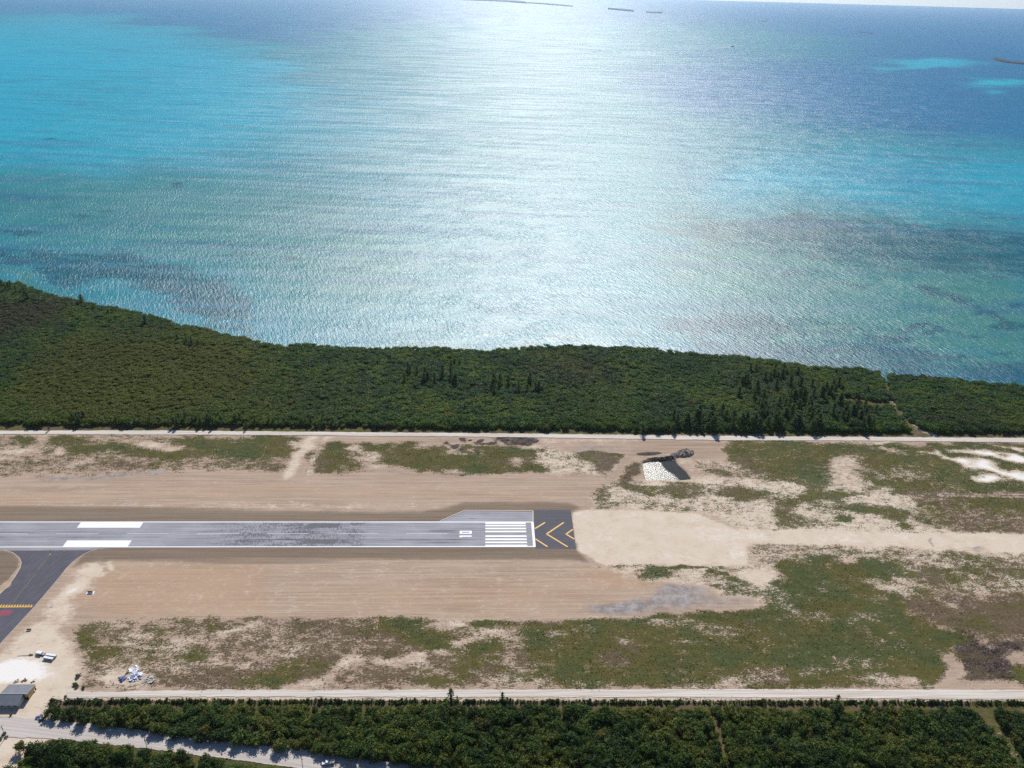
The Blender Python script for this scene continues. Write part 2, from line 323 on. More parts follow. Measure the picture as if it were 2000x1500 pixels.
    for L in [[(225, 1232), (330, 1245), (440, 1262)], [(190, 1212), (260, 1224)]]:
        m = lmask(px, py, L, 4, 3)*.7; put(veg, m, .15); put(pale, m, .8)
    # lower right grass
    g = Pm([(1020, 1215), (1150, 1210), (1290, 1198), (1480, 1196), (1500, 1180), (1508, 1090), (1600, 1082), (1660, 1100), (1720, 1100), (1800, 1200), (1850, 1250), (1830, 1346), (1130, 1346), (1020, 1300)])
    put(veg, g, .82); put(tint, g, .62); put(pale, g, 0)
    put(tint, Pm([(1180, 1215), (1500, 1240), (1600, 1330), (1400, 1340), (1150, 1340)], 30)*.9, .5)
    for c in [(1145, 1262, 26, 32), (1040, 1240, 60, 18), (1580, 1120, 70, 34), (1650, 1225, 24, 20), (1700, 1270, 60, 30), (1420, 1285, 40, 16), (1520, 1290, 50, 14)]: put(tint, E(*c), .95)
    for c, v in [((1090, 1237, 24, 7), .5), ((1145, 1228, 20, 5), .5), ((1290, 1216, 30, 5, 8), .4), ((1380, 1222, 60, 8, 10), .62), ((1400, 1236, 40, 6, 10), .6), ((1215, 1253, 16, 5, 20), .4), ((1350, 1254, 30, 4), .6),
                 ((1020, 1300, 30, 12), .62), ((1060, 1298, 24, 6), .6), ((1000, 1330, 60, 10), .55), ((1170, 1335, 60, 6), .62), ((1480, 1322, 90, 14, -4), .6), ((1600, 1310, 60, 8), .66), ((1430, 1335, 30, 5), .3), ((1370, 1340, 60, 5), .4),
                 ((1530, 1170, 50, 16, 35), .66), ((1560, 1190, 40, 8, 30), .6), ((1600, 1200, 30, 8), .66), ((1700, 1300, 20, 5, 15), .45), ((1650, 1290, 12, 4), .35), ((1760, 1330, 60, 12), .35), ((1720, 1325, 50, 9), .45), ((1690, 1205, 26, 12), .66),
                 ((1690, 1135, 12, 4, 30), .35), ((1730, 1148, 40, 9, 14), .35), ((1720, 1180, 30, 10, 20), .6), ((1630, 1148, 40, 6), .8), ((1720, 1250, 10, 4), .5), ((1780, 1165, 20, 12, 30), .5)]:
        put(veg, E(*c), v); put(pale, E(*c), .6)
    put(veg, Pm([(1170, 1104), (1464, 1106), (1500, 1100), (1500, 1190), (1470, 1180), (1400, 1165), (1300, 1142), (1240, 1125)]), .34); put(pale, Pm([(1170, 1104), (1500, 1100), (1500, 1190), (1300, 1142)]), .6)
    for c, v in [((1280, 1119, 30, 9), .75), ((1290, 1117, 12, 5), .92), ((1396, 1119, 17, 6), .93), ((1424, 1129, 20, 7, 14), .9), ((1462, 1135, 14, 8), .93), ((1410, 1142, 18, 5), .88), ((1440, 1155, 30, 14, 20), .6), ((1340, 1107, 120, 3), .75), ((1270, 1140, 20, 8), .35), ((1480, 1155, 30, 10), .6)]:
        put(veg, E(*c), v); put(tint, E(*c), .75)
    put(veg, E(1480, 1128, 24, 16, 0), .1); put(pale, E(1480, 1128, 24, 16), .95)
    put(veg, Pm([(1463, 1062), (1700, 1068), (1900, 1082), (2200, 1082), (2200, 1160), (1790, 1160), (1740, 1110), (1640, 1082), (1510, 1085), (1475, 1110)]), .5); put(pale, Pm([(1463, 1062), (1700, 1068), (2200, 1082), (2200, 1160), (1790, 1160), (1640, 1082), (1475, 1110)]), .55)
    for c, v, t in [((1700, 1112, 50, 16), .9, .75), ((1900, 1095, 60, 12), .68, .4), ((1960, 1115, 80, 18), .7, .3), ((1830, 1130, 50, 14), .75, .5), ((1780, 1125, 36, 8), .8, .6), ((1720, 1078, 60, 7), .62, .3), ((1490, 1095, 22, 10), .5, .2), ((1600, 1072, 80, 5), .5, .2)]:
        put(veg, E(*c), v); put(tint, E(*c), t)
    put(veg, Pm([(1780, 1158), (2300, 1160), (2300, 1260), (1900, 1240), (1860, 1230), (1800, 1205), (1770, 1185)]), .84); put(tint, Pm([(1780, 1158), (2300, 1160), (2300, 1260), (1860, 1230), (1770, 1185)]), .1); put(burn, Pm([(1780, 1158), (2300, 1160), (2300, 1260), (1860, 1230), (1770, 1185)], 10), .22); put(pale, Pm([(1780, 1158), (2300, 1160), (2300, 1260), (1860, 1230)]), 0)
    put(tint, E(1830, 1160, 60, 6), .5); put(veg, E(1878, 1186, 18, 5, 20), .3); put(pale, E(1878, 1186, 18, 5, 20), .5)
    for L, wd in [([(1842, 1163), (1960, 1163)], 3.5), ([(1795, 1172), (1900, 1171), (1980, 1174)], 3), ([(1803, 1179), (1850, 1180)], 3.5), ([(1870, 1181), (1905, 1181)], 3.5), ([(1775, 1197), (1845, 1203)], 3), ([(1838, 966), (1900, 967), (2100, 969)], 3.2)]:
        m = lmask(ox, oy+wob[1]*2, L, wd, 2); put(burn, m, .9); put(veg, m, .1)
    # brush clearing
    m = Pm([(1850, 1225), (1960, 1245), (2200, 1262), (2200, 1345), (1880, 1340), (1835, 1300), (1850, 1260)], 8)
    put(veg, m, .7); put(tint, m, .1); put(burn, m, .68)
    for c in [(1905, 1248, 30, 5, 30), (1860, 1290, 22, 12, 40), (1865, 1310, 20, 10), (1985, 1285, 24, 18), (1935, 1265, 26, 4, 20), (2080, 1300, 60, 20), (1870, 1332, 40, 6), (1960, 1335, 40, 5)]:
        put(veg, E(*c), .1); put(burn, E(*c), .0); put(pale, E(*c), .15); put(dark, E(*c), .35)
    for c in [(1930, 1270, 40, 6, 10), (1950, 1300, 30, 14), (1900, 1300, 22, 8), (1880, 1262, 14, 8), (1970, 1262, 34, 5, 8)]: put(burn, E(*c), .95); put(veg, E(*c), .2)
    for c in [(1815, 1300, 20, 26), (1990, 1315, 14, 16), (1840, 1245, 22, 16)]: put(veg, E(*c), .95); put(tint, E(*c), .85); put(burn, E(*c), .1)
    # grey marl spill
    gm = Pm([(1150, 1182), (1220, 1174), (1290, 1170), (1300, 1148), (1370, 1144), (1420, 1165), (1475, 1172), (1478, 1184), (1430, 1190), (1320, 1196), (1200, 1204), (1160, 1198)], 4)
    put(veg, gm, .02); put(grey, gm, .62); put(pale, gm, .1)
    for c in [(1220, 1186, 60, 7, -4), (1300, 1165, 12, 22), (1330, 1150, 40, 5), (1180, 1190, 30, 6), (1345, 1168, 20, 10)]: put(grey, E(*c), 1.05)
    # verges next to the two perimeter roads and the tracks
    tk = lmask(px*.5+ox*.5, oy, [(617, 848), (600, 870), (578, 900), (556, 930)], 17, 5); put(veg, tk, -.3); put(pale, tk, .8); put(dark, tk, 0)
    tk = lmask(px*.5+ox*.5, oy, [(640, 852), (625, 880), (610, 905), (604, 930)], 6, 4); put(veg, tk, -.2); put(pale, tk, .9)
    tk = lmask(px, oy, [(785, 860), (752, 885)], 3, 2); put(veg, tk, .2)
    put(pale, lmask(ox, oy, [(-400, 1347), (160, 1349), (1000, 1346), (2000, 1346), (2300, 1347)], 5, 4)*(.3+wob[0]), .6)
    # near verge of the south road: pale, then brown leaf litter
    vg = pmask(ox, oy, [(100, 1355), (2400, 1356), (2400, 1370), (100, 1368)], 2); put(veg, vg, .25); put(pale, vg, .9)
    vg = pmask(px*.5+ox*.5, oy, [(100, 1368), (2400, 1371), (2400, 1384), (100, 1380)], 2); put(veg, vg, .9); put(tint, vg, .12); put(burn, vg, .15)
    # woods floor
    for W in (WOOD_A, WOOD_B, WOODFAR):
        m = pmask(ox, oy, W, 3); put(veg, m, .95); put(tint, m, .55); put(burn, m, .2); put(pale, m, 0)
    vg = pmask(ox, oy, [(-400, 833), (0, 833), (1000, 839), (1400, 843), (2400, 847), (2400, 855), (2000, 854), (1000, 847), (0, 841), (-400, 840)], 1.5); put(veg, vg, .93); put(tint, vg, .5); put(burn, vg, 0); put(pale, vg, .2)
    for L, wd in ((CUT1, 9), (CUT2, 18)):
        m = lmask(px*.4+ox*.6, oy, L, wd, 4); put(veg, m, .8); put(tint, m, .45); put(burn, m, 0); put(pale, m, .4)
    m = lmask(px*.25+ox*.75, oy, PATH[3:8], 4.5, 2); put(veg, m, .0); put(pale, m, 1.2); put(burn, m, 0)
    m = lmask(ox, oy, PATH[:4], 5, 3); put(veg, m, .3); put(pale, m, .8); put(burn, m, 0)
    m = lmask(px*.3+ox*.7, oy, [(1650, 776), (1690, 781), (1735, 785)], 3, 2); put(veg, m, .1); put(pale, m, .9); put(burn, m, 0)
    # open roads' surroundings lower left
    m = pmask(ox, oy, [(-500, 1398), (0, 1398), (110, 1404), (104, 1440), (45, 1468), (20, 1500), (-60, 1700), (-500, 1700)], 4); put(veg, m, 0); put(pale, m, .85); put(burn, m, 0)
    put(ora, E(-10, 1490, 40, 16), .5)
    # pond banks
    pb = pmask(ox, oy, [(x+(x-1300)*.07, y+(y-918)*.14) for x, y in POND], 3); put(veg, pb, .02); put(pale, pb, .1); put(dark, pb, .6)
    tint += (fbm(X/40, Y/25, 63, 3)-.5)*.7+(fbm(X/9, Y/5, 67, 3)-.5)*.5
    pale += (fbm(X/18, Y/10, 65, 3)-.5)*.35*sstep(.1, .5, pale)
    bk = Pm([(1318, 890), (1345, 888), (1362, 925), (1352, 938), (1330, 915)], 3); put(veg, bk, 0); put(pale, bk, .3); put(dark, bk, .1)
    return [np.clip(a, 0, 1.4) for a in (veg, tint, pale, dark, burn, grey, ora)], ox, oy

# ------------------------------------------------------------------ ground sheet
def grid_mesh(name, xs, ys, zf):
    nx, ny = len(xs), len(ys)
    X, Y = np.meshgrid(xs, ys)                    # ny, nx
    X = X.ravel(); Y = Y.ravel()
    Z, attrs = zf(X, Y)
    co = np.stack([X, Y, Z], 1).astype(np.float32)
    me = bpy.data.meshes.new(name)
    me.vertices.add(len(X)); me.vertices.foreach_set('co', co.ravel())
    i = (np.arange(ny-1)[:, None]*nx+np.arange(nx-1)[None, :]).ravel()
    q = np.stack([i, i+1, i+nx+1, i+nx], 1).astype(np.int32)
    me.loops.add(q.size); me.loops.foreach_set('vertex_index', q.ravel())
    me.polygons.add(len(q)); me.polygons.foreach_set('loop_start', np.arange(0, q.size, 4, dtype=np.int32))
    me.polygons.foreach_set('loop_total', np.full(len(q), 4, np.int32))
    me.update(calc_edges=True)
    me.polygons.foreach_set('use_smooth', np.ones(len(q), bool))
    for nm, A in attrs.items():
        a = me.attributes.new(nm, 'FLOAT_COLOR', 'POINT'); a.data.foreach_set('color', A.astype(np.float32).ravel())
    return me
def gspread(a, b, n, p=2.5):
    t = np.linspace(0, 1, n)**p
    return a+(b-a)*t
XS = np.concatenate([-gspread(-0, 9000, 14)[:0:-1]-820, np.arange(-820, 620, 1.7), 620+gspread(0, 9000, 14)[1:]])
YS = np.concatenate([-gspread(0, 9000, 14)[:0:-1]-215, np.arange(-215, 172, 1.05), np.arange(172, 640, 4.0), 640+gspread(0, 6000, 12)])
pondw = unp(POND)
def gz(X, Y):
    (veg, tint, pale, dark, burn, grey, ora), px, py = ground_masks(X, Y)
    Z = (fbm(X/30, Y/30, 5)-.5)*.3
    near_rw = (X > -1500) & (X < 120) & (Y > -25) & (Y < 55)
    Z = np.where(near_rw, 0, Z*sstep(0, 40, np.abs(Y-15)-15))
    for yy in ():
        pass
    # small relief in scrub, spoil and ditches
    Z += sstep(.4, 1, veg)*(vnoise(X/2.3, Y/2.3, 9)-.5)*.25*(np.abs(Y-15) > 60)
    Z += sstep(.4, 1, burn)*(vnoise(X/2.2, Y/2.2, 19)-.35)*1.0*(Y > -128)*(Y < 158)
    Z -= 2.2*pmask(px, py, [(x, y) for x, y in POND], 4)
    c = coastY(X); Z -= 4*sstep(-6, 6, Y-c)
    rdm = np.maximum(pmask(px, py, GR_TOP+GR_BOT, 5), pmask(px, py, [(-600, 838), (0, 839), (1000, 844), (2000, 852), (2600, 858), (2600, 872), (2000, 868), (1000, 857), (0, 852), (-600, 852)], 2))
    rdm = np.maximum(rdm, pmask(px, py, [(60, 1344), (2600, 1343), (2600, 1370), (60, 1368)], 2))
    Z = Z*(1-rdm)-.05*rdm
    def blur(a, k, ax):
        w_ = np.hanning(2*k+3)[1:-1]; w_ /= w_.sum(); p = [(0, 0), (0, 0)]; p[ax] = (k, k); b = np.pad(a, p, mode='edge'); o = 0
        for i_, q in enumerate(w_): o = o+q*(b[i_:i_+a.shape[0], :] if ax == 0 else b[:, i_:i_+a.shape[1]])
        return o
    G = lambda a: a.reshape(len(YS), len(XS))
    keep = np.maximum(pmask(px, py, PADP, 5), np.maximum(near_rw*1.0, sstep(-146, -152, Y)))
    def soft(a, ky, kx):
        b = blur(blur(G(a), ky, 0), kx, 1).ravel(); return a*keep+b*(1-keep)
    veg = soft(veg, 3, 3); tint = soft(tint, 4, 4); pale = soft(pale, 3, 3); grey = soft(grey, 3, 3); burn = soft(burn, 2, 1)
    veg = np.clip(veg+(fbm(X/5, Y/3.2, 61, 3)-.5)*.5*sstep(.04, .25, veg)*sstep(1.1, .9, veg), 0, 1.2)
    A = np.stack([veg, tint, pale, dark], 1); B = np.stack([burn, grey, ora, np.ones_like(veg)], 1)
    return Z, {'surf': A, 'surf2': B}
gme = grid_mesh('ground', XS, YS, gz)

def soil_colour(k):
    """returns bare soil colour socket from the masks"""
    veg, tint, pale, dark = k.attr('surf'); burn, grey, ora, _ = k.attr('surf2')
    big = k.noise(k.pos((.012, .05, 1)), 1.0, 4)
    strk = k.noise(k.pos((.010, .55, 1)), 1.0, 5, .7)
    strk2 = k.noise(k.pos((.03, 1.6, 1)), 1.0, 3, .6)
    fine = k.noise(k.pos(), .9, 4, .65)
    med = k.noise(k.pos(), .09, 4, .6)
    tan = k.mix(k.ss(big, .35, .65), (.325, .232, .168), (.40, .296, .218))
    tan = k.mix(k.ss(strk, .42, .62, 0, .75), tan, (.47, .362, .27))
    tan = k.mix(k.ma('MULTIPLY', k.ss(strk2, .46, .32, 0, .6), k.ss(big, .35, .6, .15, 1)), tan, (.225, .158, .118))
    tan = k.mix(k.ma('MULTIPLY', ora, k.ss(strk, .3, .7, .35, .8)), tan, (.42, .275, .17))
    plc = k.mix(k.ss(med, .35, .65), (.575, .475, .365), (.605, .515, .41))
    plc = k.mix(k.ss(strk2, .40, .28, 0, .3), plc, (.44, .34, .25))
    rag = k.noise(k.pos((.5, 1, 1)), .42, 5, .75)
    c = k.mix(k.ss(k.ma('ADD', pale, k.ma('ADD', k.ma('MULTIPLY', k.ma('SUBTRACT', med, .5), .9), k.ma('MULTIPLY', k.ma('SUBTRACT', rag, .5), 2.0))), .1, .95), tan, plc)
    c = k.mix(k.ss(k.ma('ADD', pale, k.ma('MULTIPLY', k.ma('SUBTRACT', rag, .5), .6)), 1.02, 1.3), c, (.76, .73, .69))
    drk = k.mix(k.ss(strk, .35, .65), (.155, .115, .082), (.205, .155, .115))
    c = k.mix(k.ss(dark, .1, .95, 0, .95), c, drk)
    gr = k.mix(k.ss(k.noise(k.pos(), .16, 5, .7), .4, .62), (.20, .178, .17), (.33, .31, .31))
    c = k.mix(k.ss(k.ma('ADD', grey, k.ma('MULTIPLY', k.ma('SUBTRACT', rag, .5), 1.4)), .15, 1.0, 0, .9), c, gr)
    c = k.mix(k.ss(k.ma('ADD', grey, k.ma('MULTIPLY', k.ma('SUBTRACT', rag, .5), 1.1)), .95, 1.3), c, (.44, .44, .46))
    c = k.mix(k.ss(fine, .58, .75, 0, .28), c, (.16, .12, .09)); c = k.mix(k.ss(k.noise(k.pos((.5, 1, 1)), 1.6, 3, .7), .45, .3, 0, .16), c, (.66, .58, .48))
    bn = k.mix(k.ss(fine, .4, .65), (.035, .026, .022), (.15, .115, .10))
    c = k.mix(k.ss(k.ma('ADD', burn, k.ma('MULTIPLY', k.ma('SUBTRACT', k.noise(k.pos(), .35, 4, .7), .5), 1.3)), .3, .75), c, bn)
    return c, veg, tint, fine, med
def veg_colour(k, tint, off=0):
    n1 = k.noise(k.pos(), .035, 4, .6); n2 = k.noise(k.pos(), .8, 3, .6)
    t = k.ma('ADD', tint, k.ma('MULTIPLY', k.ma('SUBTRACT', n1, .5), 1.4))
    brn = k.mix(n2, (.066, .048, .026), (.135, .100, .060))
    oli = k.mix(n2, (.044, .045, .007), (.096, .092, .014))
    grn = k.mix(n2, (.024, .042, .007), (.058, .082, .016))
    c = k.mix(k.ss(t, .12, .5), brn, oli)
    c = k.mix(k.ss(t, .5, .9), c, grn)
    n3 = k.noise(k.pos((.45, 1, 1)), .3, 5, .75); c = k.mix(k.ss(n3, .52, .34, 0, .5), c, (.022, .024, .010))
    return k.mix(k.ss(n3, .54, .70, 0, .32), c, (.16, .13, .07))
k = NT('ground_soil_and_turf')
c, veg, tint, fine, med = soil_colour(k)
n_a = k.noise(k.pos((.55, 1, 1)), 1.15, 4, .8, .3); n_c = k.noise(k.pos((.6, 1, 1)), .33, 3, .7); n_b = k.noise(k.pos(), .07, 3, .6)
f = k.ma('ADD', k.ma('MULTIPLY', n_a, .72), k.ma('ADD', k.ma('MULTIPLY', n_c, .34), k.ma('MULTIPLY', n_b, .14)))       # about .35 .. .85
th = k.ma('SUBTRACT', 1.0, veg)
th2 = k.ma('MULTIPLY_ADD', th, .38, .415)
m = k.ss(k.ma('SUBTRACT', f, th2), -.025, .045)
m = k.ma('MULTIPLY', m, k.ss(veg, .04, .22))
m = k.ma('MAXIMUM', k.ma('MULTIPLY', m, .93), k.ss(k.ma('ADD', veg, k.ma('MULTIPLY', k.ma('SUBTRACT', n_c, .5), 1.3)), .55, 1.15, 0, .84))
c = k.mix(m, c, veg_colour(k, tint))
k.bump(k.ma('ADD', k.ma('MULTIPLY', m, .5), k.ma('MULTIPLY', fine, .35)), .55, .6)
gmat = k.fin(c, .95, .1)
gme.materials.append(gmat)
ground = obj('ground', gme); tag(ground, kind='structure')

# ------------------------------------------------------------------ sea
def sea_masks(X, Y):
    px, py, z = proj(X, Y, np.full_like(X, -.8)); px = np.where(z < 50, -9e4, px)
    ox, oy = px, py
    D = np.hypot(X-CPOS[0], Y-CPOS[1]); L = np.log(D)*14; A = np.arctan2(X-CPOS[0], Y-CPOS[1])*16
    wx = fbm(L, A, 3)-.5; wy = fbm(L, A, 41)-.5
    px = px+wx*170; py = py+wy*44
    E = lambda *a, **k: emask(px, py, *a, **{'f': .9, **k})
    Pm = lambda P, f=8: pmask(px, py, P, f*2.2)
    turq = np.full(X.shape, .3, np.float32); grass = np.full(X.shape, .1, np.float32); green = np.zeros_like(turq); deep = np.zeros_like(turq)
    def put(a, m, v): a += (v-a)*m
    put(deep, sstep(8000, 12000, D), .8)
    put(turq, Pm([(-500, 70), (100, 30), (300, 60), (520, 110), (560, 190), (420, 260), (200, 300), (-500, 330)], 40), 1.0)
    put(deep, Pm([(-500, -200), (1000, -200), (1000, 30), (700, 60), (560, 88), (350, 62), (180, 18), (-500, -20)], 8), .75)
    put(turq, Pm([(-500, -200), (1000, -200), (1000, 30), (560, 88), (180, 18)], 8), .3)
    put(turq, E(250, 230, 420, 90), .8)
    put(green, Pm([(-500, 300), (300, 320), (700, 360), (900, 520), (700, 640), (400, 560), (0, 470), (-500, 430)], 40), .65)
    put(deep, E(250, 165, 160, 8), .3); put(grass, E(420, 255, 90, 8), .4)
    for c in [(100, 265, 22, 3), (150, 277, 24, 3), (240, 407, 26, 5), (85, 410, 22, 5), (330, 368, 16, 4), (190, 425, 30, 5), (60, 450, 50, 6), (240, 490, 60, 5), (450, 495, 40, 5), (540, 500, 30, 5)]: put(grass, E(*c), .8)
    put(grass, Pm([(-500, 440), (0, 478), (100, 478), (230, 500), (400, 545), (520, 600), (540, 660), (400, 640), (250, 570), (100, 535), (0, 520), (-500, 500)], 10), .95)
    put(green, E(80, 545, 110, 13, 16), .8); put(grass, E(90, 545, 110, 12, 18), .3); put(green, E(290, 560, 60, 10), .5)
    put(grass, E(640, 315, 90, 7), .5); put(grass, E(900, 400, 140, 8), .25); put(grass, E(830, 355, 120, 8), .3)
    # right side
    put(deep, Pm([(1250, 120), (2600, 60), (2600, 320), (1900, 280), (1700, 260), (1400, 230), (1200, 170)], 20), .85)
    put(deep, Pm([(1500, -30), (2600, -60), (2600, 130), (1800, 120), (1550, 60)], 20), 1.0)
    put(turq, Pm([(1550, 290), (2600, 290), (2600, 440), (1800, 430), (1600, 400), (1350, 380), (1450, 320)], 30), .75); put(deep, Pm([(1550, 290), (2600, 290), (2600, 440), (1800, 430)], 18), .15)
    put(turq, E(1830, 127, 110, 9, 2), 1.1); put(deep, E(1830, 127, 110, 9, 2), 0); put(turq, E(1960, 166, 45, 8), 1.4); put(deep, E(1960, 166, 45, 8), 0)
    put(green, Pm([(1300, 430), (1500, 400), (1700, 400), (2000, 440), (2000, 760), (1600, 720), (1380, 640), (1320, 520)], 45), .8)
    put(grass, Pm([(1300, 440), (1500, 420), (1700, 425), (1850, 440), (2600, 480), (2600, 560), (1990, 560), (1850, 540), (1700, 520), (1520, 495), (1350, 475)], 12), .95)
    put(green, Pm([(1780, 540), (1950, 560), (2050, 620), (2100, 700), (1980, 705), (1900, 650), (1780, 600)], 10), 1.1); put(grass, Pm([(1780, 540), (1950, 560), (2050, 620), (2100, 700), (1980, 705), (1900, 650)], 10), .1)
    for c in [(1760, 488, 40, 6), (1740, 525, 14, 5), (1680, 555, 20, 5), (1850, 585, 40, 8, 8), (1920, 600, 40, 7, 8), (1970, 625, 36, 12, 10), (1890, 610, 10, 5), (1800, 570, 40, 6), (1620, 560, 30, 5), (1560, 530, 40, 6), (1870, 655, 30, 5), (1940, 636, 28, 4), (1990, 590, 20, 5), (1830, 640, 30, 6), (1955, 690, 16, 4)]: put(grass, E(*c, f=.6), 1.0)
    put(grass, Pm([(1250, 628), (1500, 610), (1640, 625), (1760, 640), (1880, 690), (2600, 760), (2600, 900), (1700, 760), (1400, 700)], 10), .9)
    for c in [(1680, 655, 30, 5), (1620, 640, 26, 4), (1850, 672, 40, 6), (1570, 655, 40, 5), (1750, 650, 26, 5), (1950, 712, 40, 5)]: put(green, E(*c), 1.1); put(grass, E(*c), .15)
    put(grass, Pm([(700, 640), (1300, 640), (1300, 700), (700, 700)], 14), .5)
    return turq, grass, green, deep
def polar(name):
    rr = np.concatenate([np.geomspace(220, 12000, 330), np.geomspace(12400, 34500, 40)])
    aa = np.radians(np.concatenate([np.linspace(-180, -48, 34)[:-1], np.linspace(-48, 52, 560), np.linspace(52, 180, 34)[1:]]))
    nA, nR = len(aa), len(rr)
    Rg, Ag = np.meshgrid(rr, aa, indexing='ij')
    X = (CPOS[0]+Rg*np.sin(Ag)).ravel(); Y = (CPOS[1]+Rg*np.cos(Ag)).ravel(); Z = np.full_like(X, -.8)
    me = bpy.data.meshes.new(name); me.vertices.add(len(X)); me.vertices.foreach_set('co', np.stack([X, Y, Z], 1).astype(np.float32).ravel())
    i = (np.arange(nR-1)[:, None]*nA+np.arange(nA-1)[None, :]).ravel()
    q = np.stack([i, i+nA, i+nA+1, i+1], 1).astype(np.int32)
    me.loops.add(q.size); me.loops.foreach_set('vertex_index', q.ravel())
    me.polygons.add(len(q)); me.polygons.foreach_set('loop_start', np.arange(0, q.size, 4, dtype=np.int32)); me.polygons.foreach_set('loop_total', np.full(len(q), 4, np.int32))
    me.update(calc_edges=True)
    t = sea_masks(X, Y); A = np.stack(t, 1)
    a = me.attributes.new('bed', 'FLOAT_COLOR', 'POINT'); a.data.foreach_set('color', A.astype(np.float32).ravel())
    return me
sme = polar('sea')
k = NT('sea_water')
turq, grs, grn, deep = k.attr('bed')
spk = k.noise(k.pos((.35, 1, 1), .15), .045, 5, .7, .5); spk2 = k.noise(k.pos((.4, 1, 1), .1), .012, 5, .65)
big = k.noise(k.pos((.5, 1, 1)), .0012, 4, .6)
base = k.mix(big, (.008, .170, .240), (.02, .200, .235))
c = k.mix(k.ss(grn, 0, 1.1, 0, .9), base, (.028, .160, .140))
c = k.mix(k.ss(turq, .3, 1.0), c, (.006, .310, .425))
c = k.mix(k.ss(turq, 1.05, 1.4), c, (.01, .36, .44))
c = k.mix(k.ss(deep, 0, 1.0, 0, .95), c, (.006, .125, .265))
gm_ = k.ss(k.ma('ADD', k.ma('MULTIPLY', grs, .9), k.ma('MULTIPLY', k.ma('SUBTRACT', k.ma('MULTIPLY_ADD', spk, .65, k.ma('MULTIPLY', spk2, .35)), .5), 3.6)), .25, .95, 0, .92)
c = k.mix(gm_, c, (.0, .072, .105))
c = k.mix(k.ss(spk2, .5, .3, 0, .35), c, (.02, .10, .16)); c = k.mix(k.ss(k.noise(k.pos((.0022, .02, 1), math.radians(5)), 1.0, 4, .6), .5, .68, 0, .4), c, (.02, .09, .20))
# wind waves: crests run away from the camera to the left, about 4 m apart
def wv(rot, sx, sy, det, dist):
    return k.noise(k.pos((sx, sy, 1), math.radians(rot)), 1.0, det, .55, dist)
w1 = wv(-22, .34, .075, 3, .5); w2 = wv(-14, .8, .25, 2, .3); w3 = k.noise(k.pos(), 2.0, 2, .6)
sw = k.noise(k.pos((.0035, .03, 1), math.radians(6)), 1.0, 4, .6)
h = k.ma('ADD', k.ma('MULTIPLY', w1, k.ss(k.noise(k.pos(), .02, 3), .3, .7, .55, 1.2)), k.ma('ADD', k.ma('MULTIPLY', w2, .36), k.ma('MULTIPLY', w3, .07)))
s_bump = k.bump(h, 1.0, 1.0)
rough = k.ss(sw, .3, .7, .405, .465)
# body colour under a rough facet layer: Gaussian slopes (Beckmann), Fresnel of the facets that face between eye and sky
bn_ = s_bump.outputs[0]
df = k.n('BsdfDiffuse'); k.put(df.inputs[0], c); k.put(df.inputs['Normal'], bn_)
gl = k.n('BsdfAnisotropic', distribution='BECKMANN'); gl.inputs['Color'].default_value = (1, 1, 1, 1); k.put(gl.inputs['Roughness'], rough); k.put(gl.inputs['Normal'], bn_)
gi_ = k.n('NewGeometry'); si_ = k.n('SeparateXYZ'); k.put(si_.inputs[0], gi_.outputs['Incoming'])
ce = k.ma('MULTIPLY_ADD', si_.outputs[2], .17, .428, clamp=True); fr = k.ma('MULTIPLY_ADD', k.ma('POWER', k.ma('SUBTRACT', 1.0, ce), 5.0), .98, .02)
mxs = k.n('MixShader'); k.put(mxs.inputs[0], fr); k.t.links.new(df.outputs[0], mxs.inputs[1]); k.t.links.new(gl.outputs[0], mxs.inputs[2])
k.t.links.new(mxs.outputs[0], k.out.inputs[0]); k.t.nodes.remove(k.b)
sea = obj('sea', sme, k.m); tag(sea, kind='structure')

# ------------------------------------------------------------------ roads, runway, taxiway
k = NT('white_gravel_road')
st = k.noise(k.pos((.02, 1.3, 1)), 1.0, 4, .6); md = k.noise(k.pos(), .15, 4, .6)
c = k.mix(k.ss(st, .35, .65), (.46, .40, .335), (.66, .61, .555)); c = k.mix(k.ss(md, .6, .8, 0, .5), c, (.46, .39, .31))
k.bump(k.noise(k.pos(), 1.2, 3), .3, .3)
road_mat = k.fin(c, .95, .1)
k = NT('grey_gravel_road')
st = k.noise(k.pos((.02, .8, 1), math.radians(9)), 1.0, 4, .6); md = k.noise(k.pos(), .15, 4, .6)
c = k.mix(k.ss(st, .3, .7), (.42, .375, .34), (.53, .49, .455)); c = k.mix(k.ss(md, .6, .8, 0, .5), c, (.36, .30, .25))
k.bump(k.noise(k.pos(), 1.2, 3), .3, .3)
road2_mat = k.fin(c, .95, .1)
def strip(name, top, bot, z, mat, step=1.2, jit=.35, seed=1):
    """a sheet between two surveyed edges with worn, uneven borders"""
    T = unp(top); B = unp(bot)
    def res(P, n):
        d = np.concatenate([[0], np.cumsum(np.linalg.norm(np.diff(P, axis=0), axis=1))]); t = np.linspace(0, d[-1], n)
        return np.stack([np.interp(t, d, P[:, i]) for i in range(2)], 1)
    n = int(np.linalg.norm(np.diff(T, axis=0), axis=1).sum()/step)+2
    T, B = res(T, n), res(B, n); r = np.arange(n)
    j1 = (fbm(r*step/5.0, r*0+.5, seed)-.5)*jit*4+(vnoise(r*step/1.4, r*0+.5, seed+5)-.5)*jit*1.5
    j2 = (fbm(r*step/5.0, r*0+.5, seed+9)-.5)*jit*4+(vnoise(r*step/1.4, r*0+.5, seed+7)-.5)*jit*1.5
    u = (T-B); u /= np.linalg.norm(u, axis=1)[:, None]
    T = T+u*j1[:, None]; B = B-u*j2[:, None]
    V = [(*p, z) for p in T]+[(*p, z) for p in B]
    return tag(mesh(name, V, [(i, n+i, n+i+1, i+1) for i in range(n-1)], mat), kind='structure')
